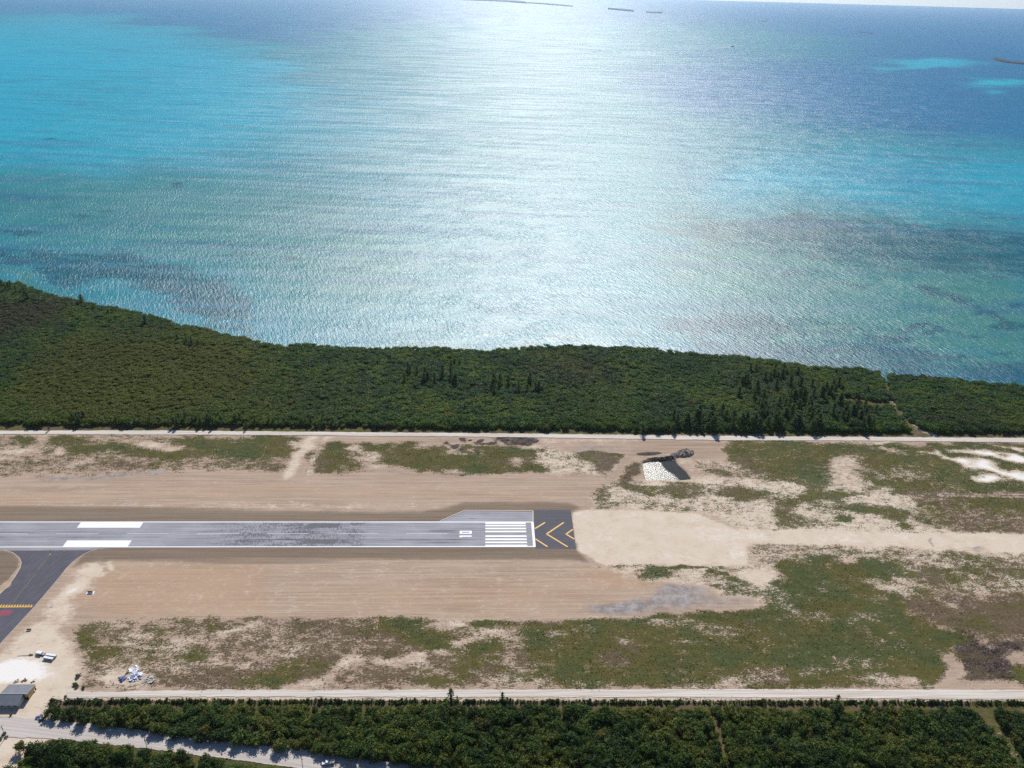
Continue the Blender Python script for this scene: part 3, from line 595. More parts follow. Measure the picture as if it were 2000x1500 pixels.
strip('road', [(-300, 840), (0, 841.5), (300, 841), (600, 843.5), (1000, 847), (1400, 852), (1700, 854), (2000, 856), (2300, 858)],
      [(-300, 848), (0, 848.5), (300, 849), (600, 850.5), (1000, 854), (1400, 860), (1700, 861), (2000, 864.5), (2300, 867)], .22, road_mat, seed=3, jit=.4)
strip('road', [(130, 1352), (400, 1348), (800, 1347), (1400, 1346), (1700, 1347), (1900, 1347), (2300, 1350)],
      [(130, 1363), (400, 1361), (800, 1361.5), (1400, 1362), (1700, 1364), (1900, 1366), (2300, 1368)], .10, road_mat, seed=13, jit=.38)
strip('road', GR_TOP, GR_BOT[::-1], .14, road2_mat, seed=23, jit=.45)

k = NT('runway_asphalt')
s1 = k.noise(k.pos((.015, .9, 1)), 1.0, 4, .65); s2 = k.noise(k.pos((.05, .5, 1)), 1.0, 4, .6); md = k.noise(k.pos(), .05, 4, .6)
c = k.mix(k.ss(s1, .3, .7), (.20, .20, .222), (.335, .338, .365)); c = k.mix(k.ss(md, .4, .7, 0, .4), c, (.38, .385, .41))
g = k.n('NewGeometry'); sp_ = k.n('SeparateXYZ'); k.put(sp_.inputs[0], g.outputs['Position']); gx, gy = sp_.outputs[0], sp_.outputs[1]
zone = k.ma('MULTIPLY', k.ss(gx, -250, -205), k.ss(gx, -118, -128))
tear = k.ma('ADD', k.ma('MULTIPLY', k.noise(k.pos((1.1, .3, 1), math.radians(-18)), 1.0, 5, .8, .8), .7), k.ma('MULTIPLY', k.noise(k.pos((.05, .25, 1)), 1.0, 2, .6), .34))
c = k.mix(k.ma('MULTIPLY', zone, k.ss(tear, .485, .585, 0, .85)), c, (.075, .078, .10))
tyre = k.noise(k.pos((.03, 1.1, 1)), 1.0, 4, .7, .2)
def lane(y0, wd): return k.ss(k.ma('ABSOLUTE', k.ma('SUBTRACT', gy, y0)), wd, wd*.3)
zt = k.ma('MAXIMUM', k.ma('MULTIPLY', lane(8.3, 1.3), k.ma('MULTIPLY', k.ss(gx, -225, -190), k.ss(gx, -30, -60))), k.ma('MULTIPLY', lane(5.0, 1.3), k.ma('MULTIPLY', k.ss(gx, -90, -70), k.ss(gx, -45, -60))))
zt = k.ma('MAXIMUM', zt, k.ma('MULTIPLY', lane(18.5, 2.5), k.ma('MULTIPLY', k.ss(gx, -80, -72), k.ss(gx, -55, -62))))
zt = k.ma('MAXIMUM', zt, k.ma('MULTIPLY', k.ma('MAXIMUM', lane(17, 1.5), lane(11.5, 1.3)), k.ss(gx, -285, -330, 0, .7)))
c = k.mix(k.ma('MULTIPLY', zt, k.ss(tyre, .38, .58, 0, .85)), c, (.07, .072, .09))
zt2 = k.ma('MULTIPLY', k.ss(gy, 31, 33), k.ss(gx, -35, -48))
c = k.mix(k.ma('MULTIPLY', zt2, k.ss(tyre, .55, .62, 0, .8)), c, (.07, .072, .09))
rw_mat = k.fin(c, .85, .25)
k = NT('new_asphalt')
s1 = k.noise(k.pos((.02, 1.0, 1)), 1.0, 4, .6); md = k.noise(k.pos(), .1, 4, .6)
c = k.mix(k.ss(s1, .3, .7), (.070, .068, .085), (.098, .096, .118)); c = k.mix(k.ss(md, .55, .8, 0, .4), c, (.12, .12, .14))
new_asph = k.fin(c, .85, .25)
k = NT('taxiway_asphalt')
s1 = k.noise(k.pos((.12, .9, 1), math.radians(-62)), 1.0, 4, .65); md = k.noise(k.pos(), .06, 4, .6)
c = k.mix(k.ss(s1, .3, .7), (.068, .068, .085), (.105, .104, .125)); c = k.mix(k.ss(md, .5, .8, 0, .5), c, (.13, .13, .15))
taxi_mat = k.fin(c, .85, .25)
faded_p = plain('faded_white_paint', (.50, .50, .52), .7, .2, .6)
white_p = plain('white_marking_paint', (.80, .80, .82), .6, .05, 1.2)
yel_p = plain('yellow_marking_paint', (.72, .42, .07), .6, .12, 1.2)
faint_y = plain('worn_yellow_paint', (.22, .185, .10), .7, .3, .8)
red_p = plain('worn_red_paint', (.24, .055, .085), .7, .25, .5)
cream_kerb = plain('concrete_edge', (.52, .44, .37), .85, .12, .8)

def sheet(name, P, z, mat, parent=None):
    V = [(x, y, z) for x, y in P]; return mesh(name, V, [tuple(range(len(V)))], mat, parent)
def rect(name, x0, x1, y0, y1, z, mat, parent=None):
    return sheet(name, [(x0, y0), (x1, y0), (x1, y1), (x0, y1)], z, mat, parent)
Z0 = .06
pad = unp([(861, 1018.5), (909, 998), (1041.5, 999.5)])
runway = sheet('runway', [(-1600, -1.0), (.1, -.25), (.1, 30.15), (.0, pad[2][1]), (pad[2][0], pad[2][1]), (pad[1][0], pad[1][1]), (pad[0][0], 30.4), (-1600, 30.4)], Z0, rw_mat); tag(runway, kind='structure')
# shoulder strip between runway and taxiway
shw = unp([(-300, 1073), (0, 1073.5), (170, 1073.6), (202, 1071.5)])
sh = sheet('runway_shoulder', [(-620, -1.1), (-620, -3.6)]+[(shw[1][0], -3.4), (shw[2][0], -3.3), (shw[3][0]+4, -1.2)], Z0-.02, rw_mat, runway)
mk = Z0+.02
rect('edge_line', -1600, 0, 29.1, 30, mk, white_p, runway); rect('edge_line', -1600, 0, 0, .9, mk, white_p, runway)
rect('threshold_bar', -1.75, .0, 0.92, 29.08, mk, white_p, runway)
ys_ = [un(960, y)[1] for y in (1021.8, 1026.6, 1032.4, 1038.2, 1047.3, 1053.4, 1059.4, 1065.6)]
sm = None
for yy in ys_:
    if sm is None:
        sm = rect('threshold_stripe', -15, 15, -.9, .9, 0, white_p, runway); s_ = sm
    else: s_ = obj('threshold_stripe', sm.data, None, runway)
    s_.location = (-21.0, yy, mk+.004)
for y0, y1 in ((un(200, 1030.9)[1], 29.15), (.85, un(180, 1055.6)[1])):
    rect('aiming_point_marking', -332.4, -287.4, y0, y1, mk+.004, white_p, runway)
yc = un(900, 1042.3)[1]; dx = None
x1 = un(873.5, 1042.3)[0]
for i in range(22):
    xe = x1-50*i
    if dx is None: dx = rect('centreline_dash', -30, 0, -.32, .32, 0, faded_p, runway); d_ = dx
    else: d_ = obj('centreline_dash', dx.data, None, runway)
    d_.location = (xe, yc, mk)
# number 10, read from the east end
b0 = un(897.5, 1042.3); b1 = un(921.5, 1037)
num = MB(); yA, yB = un(905, 1042.6)[1], un(905, 1036.8)[1]; xa, xb = un(897.8, 1040)[0], un(921.3, 1040)[0]
def flat(b, x0, x1, y0, y1): b.add([(x0, y0, 0), (x1, y0, 0), (x1, y1, 0), (x0, y1, 0)], [(0, 1, 2, 3)])
tb, ts = .85*(yB-yA)/3.0*1.15, 1.6
flat(num, xa, xa+ts, yA, yB); flat(num, xb-ts, xb, yA, yB); flat(num, xa+ts, xb-ts, yA, yA+tb); flat(num, xa+ts, xb-ts, yB-tb, yB)
d0 = num.build('digit', white_p, runway); d0.location[2] = mk
one = MB(); y0 = un(905, 1048.4)[1]; y1_ = un(905, 1046.0)[1]; flat(one, xa, xb, y0, y1_); flat(one, xa+.1, xa+1.9, y0-.7, y0)
d1 = one.build('digit', white_p, runway); d1.location[2] = mk
# darker patches where old markings were blacked out
blk = plain('blacked_out_asphalt', (.115, .117, .135), .85, .5, .6)
for P in ([(605, 1022.5), (665, 1022.5), (661, 1030.5), (603, 1030.5)], [(596, 1053.5), (656, 1053.5), (655, 1062), (592, 1062)]):
    p = unp(P); sheet('asphalt_patch', [(a[0], a[1]) for a in p], mk-.008, blk, runway)
# turn pad kerb line
kb = MB()
def bar2(b, p, q, wd, z0, h):
    p = Vector((p[0], p[1])); q = Vector((q[0], q[1])); n = (q-p).normalized(); n = Vector((-n.y, n.x))*wd/2
    V = [(*(p-n), z0), (*(q-n), z0), (*(q+n), z0), (*(p+n), z0)]; V += [(v[0], v[1], z0+h) for v in V]
    b.add(V, [(4, 5, 6, 7), (0, 1, 5, 4), (1, 2, 6, 5), (2, 3, 7, 6), (3, 0, 4, 7)])
e1 = unp([(859, 1017.8), (908, 996.8), (1041, 997.5)])
bar2(kb, e1[0], e1[1], .8, .0, .13); bar2(kb, e1[1], e1[2], .8, .0, .13); bar2(kb, e1[2], (-.3, 30.6), .8, .0, .13)
kb.build('kerb', cream_kerb, runway)
bp = unp([(1042.3, 996), (1115, 996), (1125, 1071.5), (1045.3, 1071)])
blast = sheet('blast_pad', [(a[0], a[1]) for a in bp], Z0+.002, new_asph); tag(blast, kind='structure')
def chev(P, wd, name):
    b = MB(); w_ = unp(P)
    for p, q in zip(w_[:-1], w_[1:]): bar2(b, p, q, wd, 0, .002)
    o = b.build(name, yel_p, blast); o.location[2] = mk+.002
chev([(1101, 1020.5), (1067.5, 1043), (1108.5, 1068)], 1.05, 'chevron')
chev([(1064.5, 1020.5), (1045, 1032.5)], 1.05, 'chevron'); chev([(1045.5, 1052.5), (1069.5, 1068)], 1.05, 'chevron')
chev([(1118.5, 1034.3), (1105.5, 1043.2), (1121.5, 1053)], 1.05, 'chevron')
# taxiway
tr_ = [(212, 1070.8), (190, 1073), (175, 1077), (158, 1086), (143, 1097), (130, 1110), (118, 1126), (66, 1187), (0, 1258.5), (-300, 1580)]
tl_ = [(-450, 1350), (-120, 1232), (-40, 1185), (0, 1160), (18, 1142), (30, 1125), (39, 1110), (41.5, 1099), (38, 1090), (24, 1079), (8, 1075), (-60, 1073.2)]
tw = unp(tr_+tl_)
taxi = sheet('taxiway', [(a[0], min(a[1], -1.05)) for a in tw], Z0-.035, taxi_mat); tag(taxi, kind='structure')
eb = MB()
for Q in (tr_[1:9], tl_[1:11]):
    q = unp(Q)
    for a, b in zip(q[:-1], q[1:]): bar2(eb, a, b, .45, 0, .12)
eb.build('kerb', cream_kerb, taxi)
def tline(P, wd, mat, name, z=.0, closed=False):
    b = MB(); w_ = unp(P)
    for p, q in zip(w_[:-1], w_[1:]): bar2(b, p, q, wd, 0, .002)
    o = b.build(name, mat, taxi); o.location[2] = .06+z; return o
tline([(98, 1073), (98, 1080), (93, 1090), (80, 1106), (60, 1132), (40, 1158), (26, 1178)], .25, faint_y, 'centreline')
tline([(98, 1072.5), (98, 1084)], .3, yel_p, 'centreline')
h0, h1 = un(-60, 1186.3), un(64, 1185.2); tline([(-60, 1186.3), (63.5, 1185.2)], .75, yel_p, 'holding_line')
dash = None
for i in range(24):
    t = i/22.0; p = un(62-i*5.4, 1182.2)
    if dash is None: dash = rect('holding_dash', -.42, .42, -1.1, .6, 0, yel_p, taxi); q = dash
    else: q = obj('holding_dash', dash.data, None, taxi)
    q.location = (p[0], p[1]-.1, .062)
rp = unp([(3, 1192), (27, 1191.5), (17, 1203), (-9, 1203)]); sheet('holding_sign_marking', [(a[0], a[1]) for a in rp], .062, red_p, taxi)

# ------------------------------------------------------------------ pond
k = NT('pond_water'); g = k.n('NewGeometry'); sp_ = k.n('SeparateXYZ'); k.put(sp_.inputs[0], g.outputs['Position'])
pc0, pc1 = un(1300, 912), un(1322, 934)
gust = k.ss(k.ma('ADD', k.ma('ADD', sp_.outputs[0], k.ma('MULTIPLY', sp_.outputs[1], .45)), k.ma('MULTIPLY', k.noise(k.pos(), .12, 3), 9.0)), pc0[0]+.45*pc0[1]+7, pc0[0]+.45*pc0[1]+1)
k.bump(k.noise(k.pos((1, 1, 1)), 7.5, 2), k.ma('MULTIPLY', gust, .55), .12)
k.b.inputs['IOR'].default_value = 1.333
pmat = k.fin((.045, .043, .034), k.ma('MULTIPLY_ADD', gust, .20, .05), .6)
pond = sheet('pond', [(a[0]*1.0, a[1]) for a in unp([(x+(x-1300)*.03, y+(y-918)*.06) for x, y in POND])], -.75, pmat); tag(pond, kind='structure')

# ------------------------------------------------------------------ trees
def leafmat(name, cols, brown=None, trans=.35):
    k = NT(name)
    oi = k.n('ObjectInfo'); rnd = oi.outputs['Random']
    g = k.n('NewGeometry')
    n1 = k.noise(k.pos(), .018, 4, .6); n2 = k.noise(k.pos(), .11, 2, .6); n3 = k.noise(k.pos(), .9, 2, .6)
    t = k.ma('ADD', k.ma('MULTIPLY_ADD', n1, 1.9, -.42), k.ma('ADD', k.ma('MULTIPLY', k.ma('SUBTRACT', n2, .5), .9), k.ma('MULTIPLY', k.ma('SUBTRACT', rnd, .5), .45)))
    c = k.mix(k.ss(t, .25, .55), cols[0], cols[1]); c = k.mix(k.ss(t, .55, .85), c, cols[2])
    if len(cols) > 3:      # the inland wood by the gravel road is a duller, greyer mix of species
        c2 = k.mix(k.ss(t, .25, .55), cols[3], cols[4]); c2 = k.mix(k.ss(t, .55, .85), c2, cols[5])
        sx_ = k.n('SeparateXYZ'); k.put(sx_.inputs[0], g.outputs['Position']); c = k.mix(k.ss(sx_.outputs[1], 60, -60), c, c2)
    c = k.mix(k.ss(rnd, .965, .99, 0, .7), c, (.16, .13, .03))
    c = k.mix(k.ss(k.noise(k.pos(), .23, 2), .62, .72, 0, .45), c, (.085, .085, .055))
    if brown:
        for (bx, by), rad, col, amt in brown:
            v = k.n('VectorMath', operation='DISTANCE'); mp = k.pos((1, 1, 0)); k.put(v.inputs[0], mp); v.inputs[1].default_value = (bx, by, 0)
            dd = k.ma('ADD', v.outputs['Value'], k.ma('MULTIPLY', k.ma('SUBTRACT', n2, .5), rad*1.2))
            c = k.mix(k.ma('MULTIPLY', k.ss(dd, rad*1.25, rad*.4), amt), c, col)
    c = k.mix(k.ss(n3, .3, .7, 0, .35), c, (.02, .03, .01))
    bs = k.n('BsdfTranslucent'); k.put(bs.inputs[0], c); mx = k.n('MixShader'); mx.inputs[0].default_value = trans
    k.fin(c, .75, .25)
    k.t.links.new(k.b.outputs[0], mx.inputs[1]); k.t.links.new(bs.outputs[0], mx.inputs[2]); k.t.links.new(mx.outputs[0], k.out.inputs[0])
    return k.m
def W(x, y): p = un(x, y); return (p[0], p[1])
br = [(W(10, 625), 75, (.085, .060, .032), .6), (W(90, 600), 40, (.085, .068, .035), .4), (W(290, 740), 140, (.150, .165, .014), .85), (W(170, 690), 70, (.11, .125, .015), .6),
      (W(1120, 725), 55, (.085, .075, .03), .5), (W(1500, 760), 60, (.075, .08, .03), .4), (W(1900, 820), 50, (.08, .085, .02), .5), (W(600, 790), 70, (.085, .115, .015), .5), (W(1150, 800), 60, (.06, .12, .012), .6), (W(1350, 710), 70, (.03, .10, .02), .6)]
leaf_mat = leafmat('broad_leaves', [(.028, .080, .022), (.060, .148, .018), (.150, .205, .018), (.048, .084, .024), (.092, .145, .028), (.165, .185, .036)], br)
leaf_far = leaf_mat
pine_mat = leafmat('casuarina_needles', [(.075, .130, .050), (.110, .170, .055), (.150, .195, .060)], None, .5)
bark = plain('bark', (.12, .095, .075), .95, .3, 3)

def leaf_mesh(name, pts, nrm, size, mat, core=None, elong=1.0):
    n = len(pts); r = np.random.default_rng(len(name)+n)
    a = r.normal(size=(n, 3)); t = np.cross(nrm, a); t /= np.linalg.norm(t, axis=1)[:, None]; b = np.cross(nrm, t)
    s = size*(.7+.6*r.random(n))[:, None]
    if elong != 1.0:
        t = np.tile([0, 0, 1.0], (n, 1))+.5*r.normal(size=(n, 3)); t /= np.linalg.norm(t, axis=1)[:, None]; b = np.cross(nrm, t); b /= np.linalg.norm(b, axis=1)[:, None]
    e = elong
    V = np.stack([pts-t*s*e, pts+b*s*.62+t*s*.15*e, pts+t*s*e, pts-b*s*.62+nrm*s*.3], 1).reshape(-1, 3)
    Fc = [(4*i, 4*i+1, 4*i+2, 4*i+3) for i in range(n)]
    V = [tuple(v) for v in V]
    if core:
        for cc, rad in core:
            bm = bmesh.new(); bmesh.ops.create_icosphere(bm, subdivisions=1, radius=1)
            k0 = len(V)
            for v in bm.verts:
                j = 1+.25*random.uniform(-1, 1); V.append((cc[0]+v.co.x*rad[0]*j, cc[1]+v.co.y*rad[1]*j, cc[2]+v.co.z*rad[2]*j))
            Fc += [tuple(v.index+k0 for v in f.verts) for f in bm.faces]; bm.free()
    me = bpy.data.meshes.new(name); me.from_pydata(V, [], Fc); me.materials.append(mat); me.update(); return me
def broad_crown(i, R=2.3, H=3.4, nl=8, nq=330):
    r = np.random.default_rng(100+i); pts = []; nr = []; core = []
    for j in range(nl):
        a = r.random()*6.28; d = R*(.15+.55*r.random()) if j else 0; rad = R*(.38+.22*r.random())
        c = np.array([d*math.cos(a), d*math.sin(a), H*(.55+.28*r.random())-.18*d])
        m = nq//nl; u = r.normal(size=(m, 3)); u[:, 2] = u[:, 2]*.8+.35; u /= np.linalg.norm(u, axis=1)[:, None]
        pts.append(c+u*rad*np.array([1, 1, .8])*(.72+.5*r.random((m, 1)))); v = u+.55*r.normal(size=(m, 3)); nr.append(v/np.linalg.norm(v, axis=1)[:, None])
        core.append((c, (rad*.62, rad*.62, rad*.5)))
    # skirt
    m = nq//5; a = r.random(m)*6.28; d = R*(.5+.4*r.random(m)); z = H*(.12+.4*r.random(m))
    pts.append(np.stack([d*np.cos(a), d*np.sin(a), z], 1)); v = np.stack([np.cos(a), np.sin(a), .3+0*a], 1)+.5*r.normal(size=(m, 3)); nr.append(v/np.linalg.norm(v, axis=1)[:, None])
    return leaf_mesh('crown', np.concatenate(pts), np.concatenate(nr), .31, leaf_mat, core)
def pine_crown(i, H=9.0, R=1.9, nq=330):
    r = np.random.default_rng(300+i); nb = 30; P = []; N = []
    for j in range(nb):
        t = (j+r.random())/nb; z0 = H*(.14+.8*t); L = R*(1-t)**.7*(.6+.6*r.random())+.25; a = j*2.4+r.random()
        m = max(3, int(nq/nb)); q = r.random(m)
        x = L*q*math.cos(a); y = L*q*math.sin(a); z = z0+q*L*.55+r.normal(size=m)*.15
        P.append(np.stack([x, y, z], 1)+r.normal(size=(m, 3))*.16)
        v = np.stack([np.full(m, .6*math.cos(a)), np.full(m, .6*math.sin(a)), np.full(m, .7)], 1)+.5*r.normal(size=(m, 3)); N.append(v/np.linalg.norm(v, axis=1)[:, None])
    core = [((0, 0, H*.38), (R*.24, R*.24, H*.24))]
    return leaf_mesh('crown', np.concatenate(P), np.concatenate(N), .30, pine_mat, None, elong=1.4)
CROWNS = [broad_crown(i, R=2.1+.25*(i % 3), H=3.2+.4*(i % 2), nl=7+i % 4) for i in range(6)]
PINES = [pine_crown(i, H=9+1.2*(i % 2), R=1.75+.25*(i % 3), nq=330) for i in range(4)]
def trunk_mesh(h, r0, seed, limbs=4, spread=1.1):
    b = MB(); rr = random.Random(seed); tip = (rr.uniform(-.2, .2), rr.uniform(-.2, .2), h)
    b.tube((0, 0, -.3), tip, r0, r0*.35)
    for i in range(limbs):
        t = rr.uniform(.3, .8); a = rr.uniform(0, 6.28); p = (tip[0]*t, tip[1]*t, h*t)
        b.tube(p, (p[0]+spread*math.cos(a), p[1]+spread*math.sin(a), p[2]+spread*.8), r0*.5, r0*.15, 5)
    me = bpy.data.meshes.new('trunk'); me.from_pydata(b.V, [], b.F); me.materials.append(bark); me.update(); return me
TRUNKS = [trunk_mesh(2.3, .13, i) for i in range(3)]; PTRUNKS = [trunk_mesh(8.3, .17, 20+i, 6, .8) for i in range(2)]

def scatter(x0, x1, y0, y1, d, keep, seed):
    r = np.random.default_rng(seed); xs = np.arange(x0, x1, d); ys = np.arange(y0, y1, d*.88)
    X, Y = np.meshgrid(xs, ys); X = X+(np.arange(len(ys)) % 2)[:, None]*d/2
    X = (X+r.uniform(-.42, .42, X.shape)*d).ravel(); Y = (Y+r.uniform(-.42, .42, Y.shape)*d).ravel()
    px, py, _ = proj(X, Y, np.zeros_like(X)); m = keep(X, Y, px, py); return X[m], Y[m], px[m], py[m], r
def cutmask(px, py): return (lmask(px, py-4, CUT1, 17, 2) < .5) & (lmask(px, py-4, CUT2, 27, 3) < .5)
def keepA(X, Y, px, py):
    return ((pmask(px, py, WOOD_A, 2) > .6) | (pmask(px, py, WOOD_B, 2) > .6)) & cutmask(px, py) & (px > -150) & (px < 2150) & (py < 1700)
def keepF(X, Y, px, py):
    s = sdpoly(px, py, WOODFAR) > 1.0
    pth = (lmask(px+2, py-6, PATH, 14, 2) < .5) & (lmask(px, py-6, [(1650, 775), (1690, 780), (1735, 784)], 11, 2) < .5)
    return s & pth & (px > -160) & (px < 2160)
nx, ny, npx, npy, rA = scatter(-420, 420, -245, -128, 3.7, keepA, 5)
fx, fy, fpx, fpy, rF = scatter(-1000, 760, 150, 720, 4.2, keepF, 6)
# thin the brushy brown strip next to the south road
nsz = .55+.75*fbm(nx/16, ny/16, 77)+rA.uniform(-.22, .34, len(nx))
edge = np.clip((npy-1378)/18, .0, 1); nsz *= (.45+.55*edge)
fsz = .62+.8*fbm(fx/24, fy/24, 78)+rF.uniform(-.25, .35, len(fx))
fsz *= np.where(emask(fpx, fpy, 270, 740, 230, 70) > .5, .8, 1); fsz *= np.where(emask(fpx, fpy, 20, 640, 140, 50) > .5, .8, 1)
vis = (npx > 3) & (npx < 1997) & (npy < 1500)
score = np.where(vis, npy, -1); order = np.argsort(-score); ind = order[:290]; rest = order[290:]
G_NEAR = 'broadleaf trees of the near wood'
for k_, i in enumerate(ind):
    t = empty('broadleaf_tree', (float(nx[i]), float(ny[i]), 0), float(rA.random()*6.28), label='dark green broadleaf tree packed in the near wood at the foot of the picture', cat='tree', group=G_NEAR)
    s = float(nsz[i])*1.3; t.scale = (s, s, s*float(rA.uniform(1.05, 1.5)))
    obj('crown', CROWNS[k_ % 6], None, t); obj('trunk', TRUNKS[k_ % 3], None, t)
# the scattered masses: points carrying a crown index, size and turn
proto_b = [o for o in COL.objects if o.data in CROWNS][:6]
def gn_forest(name, X, Y, Z, S, SZ, IDX, protos, label, cat, r):
    me = bpy.data.meshes.new(name); n = len(X); me.vertices.add(n)
    me.vertices.foreach_set('co', np.stack([X, Y, Z], 1).astype(np.float32).ravel())
    def fa(nm, typ, data, prop='value'):
        a = me.attributes.new(nm, typ, 'POINT'); a.data.foreach_set(prop, data)
    fa('idx', 'INT', IDX.astype(np.int32)); fa('scl', 'FLOAT_VECTOR', np.stack([S, S, SZ], 1).astype(np.float32).ravel(), 'vector')
    fa('turn', 'FLOAT_VECTOR', np.stack([r.normal(0, .06, n), r.normal(0, .06, n), r.random(n)*6.28], 1).astype(np.float32).ravel(), 'vector')
    o = obj(name, me); tag(o, label=label, cat=cat, kind='stuff')
    g = bpy.data.node_groups.new(name+'_scatter', 'GeometryNodeTree')
    g.interface.new_socket('Geometry', in_out='INPUT', socket_type='NodeSocketGeometry'); g.interface.new_socket('Geometry', in_out='OUTPUT', socket_type='NodeSocketGeometry')
    N = g.nodes; Lk = g.links; gi = N.new('NodeGroupInput'); go = N.new('NodeGroupOutput'); iop = N.new('GeometryNodeInstanceOnPoints'); jn = N.new('GeometryNodeJoinGeometry')
    for p in reversed(protos):
        oi = N.new('GeometryNodeObjectInfo'); oi.inputs['Object'].default_value = p; oi.inputs['As Instance'].default_value = True; Lk.new(oi.outputs['Geometry'], jn.inputs[0])
    def na(nm, typ):
        x = N.new('GeometryNodeInputNamedAttribute'); x.data_type = typ; x.inputs[0].default_value = nm
        return [q for q in x.outputs if q.enabled and q.name == 'Attribute'][0]
    m2p = N.new('GeometryNodeMeshToPoints'); Lk.new(gi.outputs[0], m2p.inputs[0]); Lk.new(m2p.outputs[0], iop.inputs['Points'])
    Lk.new(jn.outputs[0], iop.inputs['Instance']); iop.inputs['Pick Instance'].default_value = True
    Lk.new(na('idx', 'INT'), iop.inputs['Instance Index']); Lk.new(na('scl', 'FLOAT_VECTOR'), iop.inputs['Scale'])
    rt = N.new('FunctionNodeEulerToRotation'); Lk.new(na('turn', 'FLOAT_VECTOR'), rt.inputs[0]); Lk.new(rt.outputs[0], iop.inputs['Rotation'])
    Lk.new(iop.outputs[0], go.inputs[0])
    md = o.modifiers.new('scatter', 'NODES'); md.node_group = g; return o
S = nsz[rest]
gn_forest('woodland', nx[rest], ny[rest], np.zeros(len(rest)), S*1.3, S*rA.uniform(1.0, 1.6, len(rest)), rA.integers(0, 6, len(rest)), proto_b,
          'dense low broadleaf wood between the white road and the grey gravel road', 'wood', rA)
gn_forest('coastal_woodland', fx, fy, np.zeros(len(fx)), fsz*1.5, fsz*rF.uniform(.75, 1.15, len(fx))*(.8+.5*sstep(30, 0, fy-165)), rF.integers(0, 6, len(fx)), proto_b,
          'broad green coastal wood between the runway field and the sea', 'wood', rF)

# casuarinas: tall feathery pines that stand out of the woods
def pine(px_, py_, h, label, group=None, wide=1.0):
    p = un(px_, py_); t = empty('casuarina_tree', (p[0], p[1], 0), random.random()*6.28, label=label, cat='tree', group=group)
    s = h/10.0; t.scale = (s*wide*1.45, s*wide*1.45, s); j = random.randrange(4)
    c_ = obj('crown', PINES[j], None, t); obj('trunk', PTRUNKS[j % 2], None, t); return c_
PR = random.Random(11)
first = pine(880.5, 1372, 10.5, 'tallest young casuarina standing alone in front of the white perimeter road')
pine(981, 1373, 8.5, 'slimmer young casuarina in front of the white road, right of the tallest one', wide=.8)
pine(1634, 1376, 8.5, 'lone casuarina rising before the white perimeter road at the right', wide=.9)
pine(1697, 1385, 7, 'short casuarina at the wood edge just right of the lone one', wide=.8)
pine(893, 1368, 4, 'thin sapling just right of the tallest young casuarina', wide=.7)
pine(1254, 846, 11, 'casuarina standing forward of the coastal wood beside the pond track', wide=1.3)
pine(160, 593, 12, 'dark casuarina sticking up from the shore at the far left', wide=1.5)
pine(285, 634, 12, 'broad dark casuarina on the shore right of the first shore pine', wide=1.6)
pine(96, 841, 5, 'small round casuarina on the edge of the far perimeter road', wide=1.3)
G1 = 'casuarinas in the coastal wood'; L1 = 'tall feathery casuarina rising out of the coastal wood'
def cluster(n, x0, x1, y0, y1, h0, h1, rot=0, wide=1.1):
    for _ in range(n):
        x = PR.uniform(x0, x1); y = PR.uniform(y0, y1)+(x-x0)*rot
        if emask(np.array([x]), np.array([y]), 1745, 800, 25, 60)[0] > .3: continue
        pine(x, y, PR.uniform(h0, h1), L1, G1, wide*PR.uniform(.85, 1.3))
cluster(14, 780, 890, 726, 752, 10, 14); cluster(15, 955, 1055, 742, 768, 10, 14); cluster(5, 880, 912, 700, 715, 7, 9)
cluster(66, 1310, 1700, 812, 844, 12, 16, wide=1.05); cluster(36, 1440, 1640, 755, 812, 12, 15, wide=1.05); cluster(14, 1440, 1560, 725, 755, 10, 13, wide=1.1)
cluster(14, 1640, 1725, 760, 838, 8, 11, wide=1.2); cluster(12, 0, 60, 556, 574, 9, 12, .25); cluster(4, 180, 230, 602, 608, 7, 9, .3); cluster(6, 300, 390, 634, 656, 7, 9, .3)
cluster(10, 140, 200, 818, 832, 8, 10); cluster(16, 340, 480, 822, 835, 8, 11); cluster(10, 480, 660, 825, 837, 6, 9); cluster(6, 855, 935, 832, 840, 5, 7); cluster(3, 1210, 1330, 705, 730, 6, 8); cluster(9, 1300, 1400, 830, 846, 8, 11); cluster(6, 225, 330, 826, 834, 6, 8)
# low dark sapling hedge along the near side of the south road
hx = []; hy = []
for i in range(2600):
    x = PR.uniform(100, 2100); y = 1371+PR.gauss(0, 1.6)+(x-100)*.0015
    if PR.random() < .25+.9*vnoise(np.array([x/23.0]), np.array([.5]), 8)[0]**1.5: p = un(x, y); hx.append(p[0]); hy.append(p[1])
hx = np.array(hx); hy = np.array(hy); r9 = np.random.default_rng(9); hk = r9.integers(0, 5, len(hx)); hb_ = .5+1.0*fbm(hx/6, hx*0+.5, 12)
hs = np.where(hk < 4, r9.uniform(.08, .26, len(hx))*hb_, r9.uniform(.18, .42, len(hx))*hb_)
pr_ = [next(o for o in COL.objects if o.data is m) for m in PINES if any(o.data is m for o in COL.objects)][:4]+[proto_b[1]]
gn_forest('sapling_row', hx, hy, np.zeros(len(hx)), hs*np.where(hk < 4, 2.2, 1.3), hs, hk, pr_,
          'thin row of dark saplings along the near edge of the white road', 'hedge', r9)

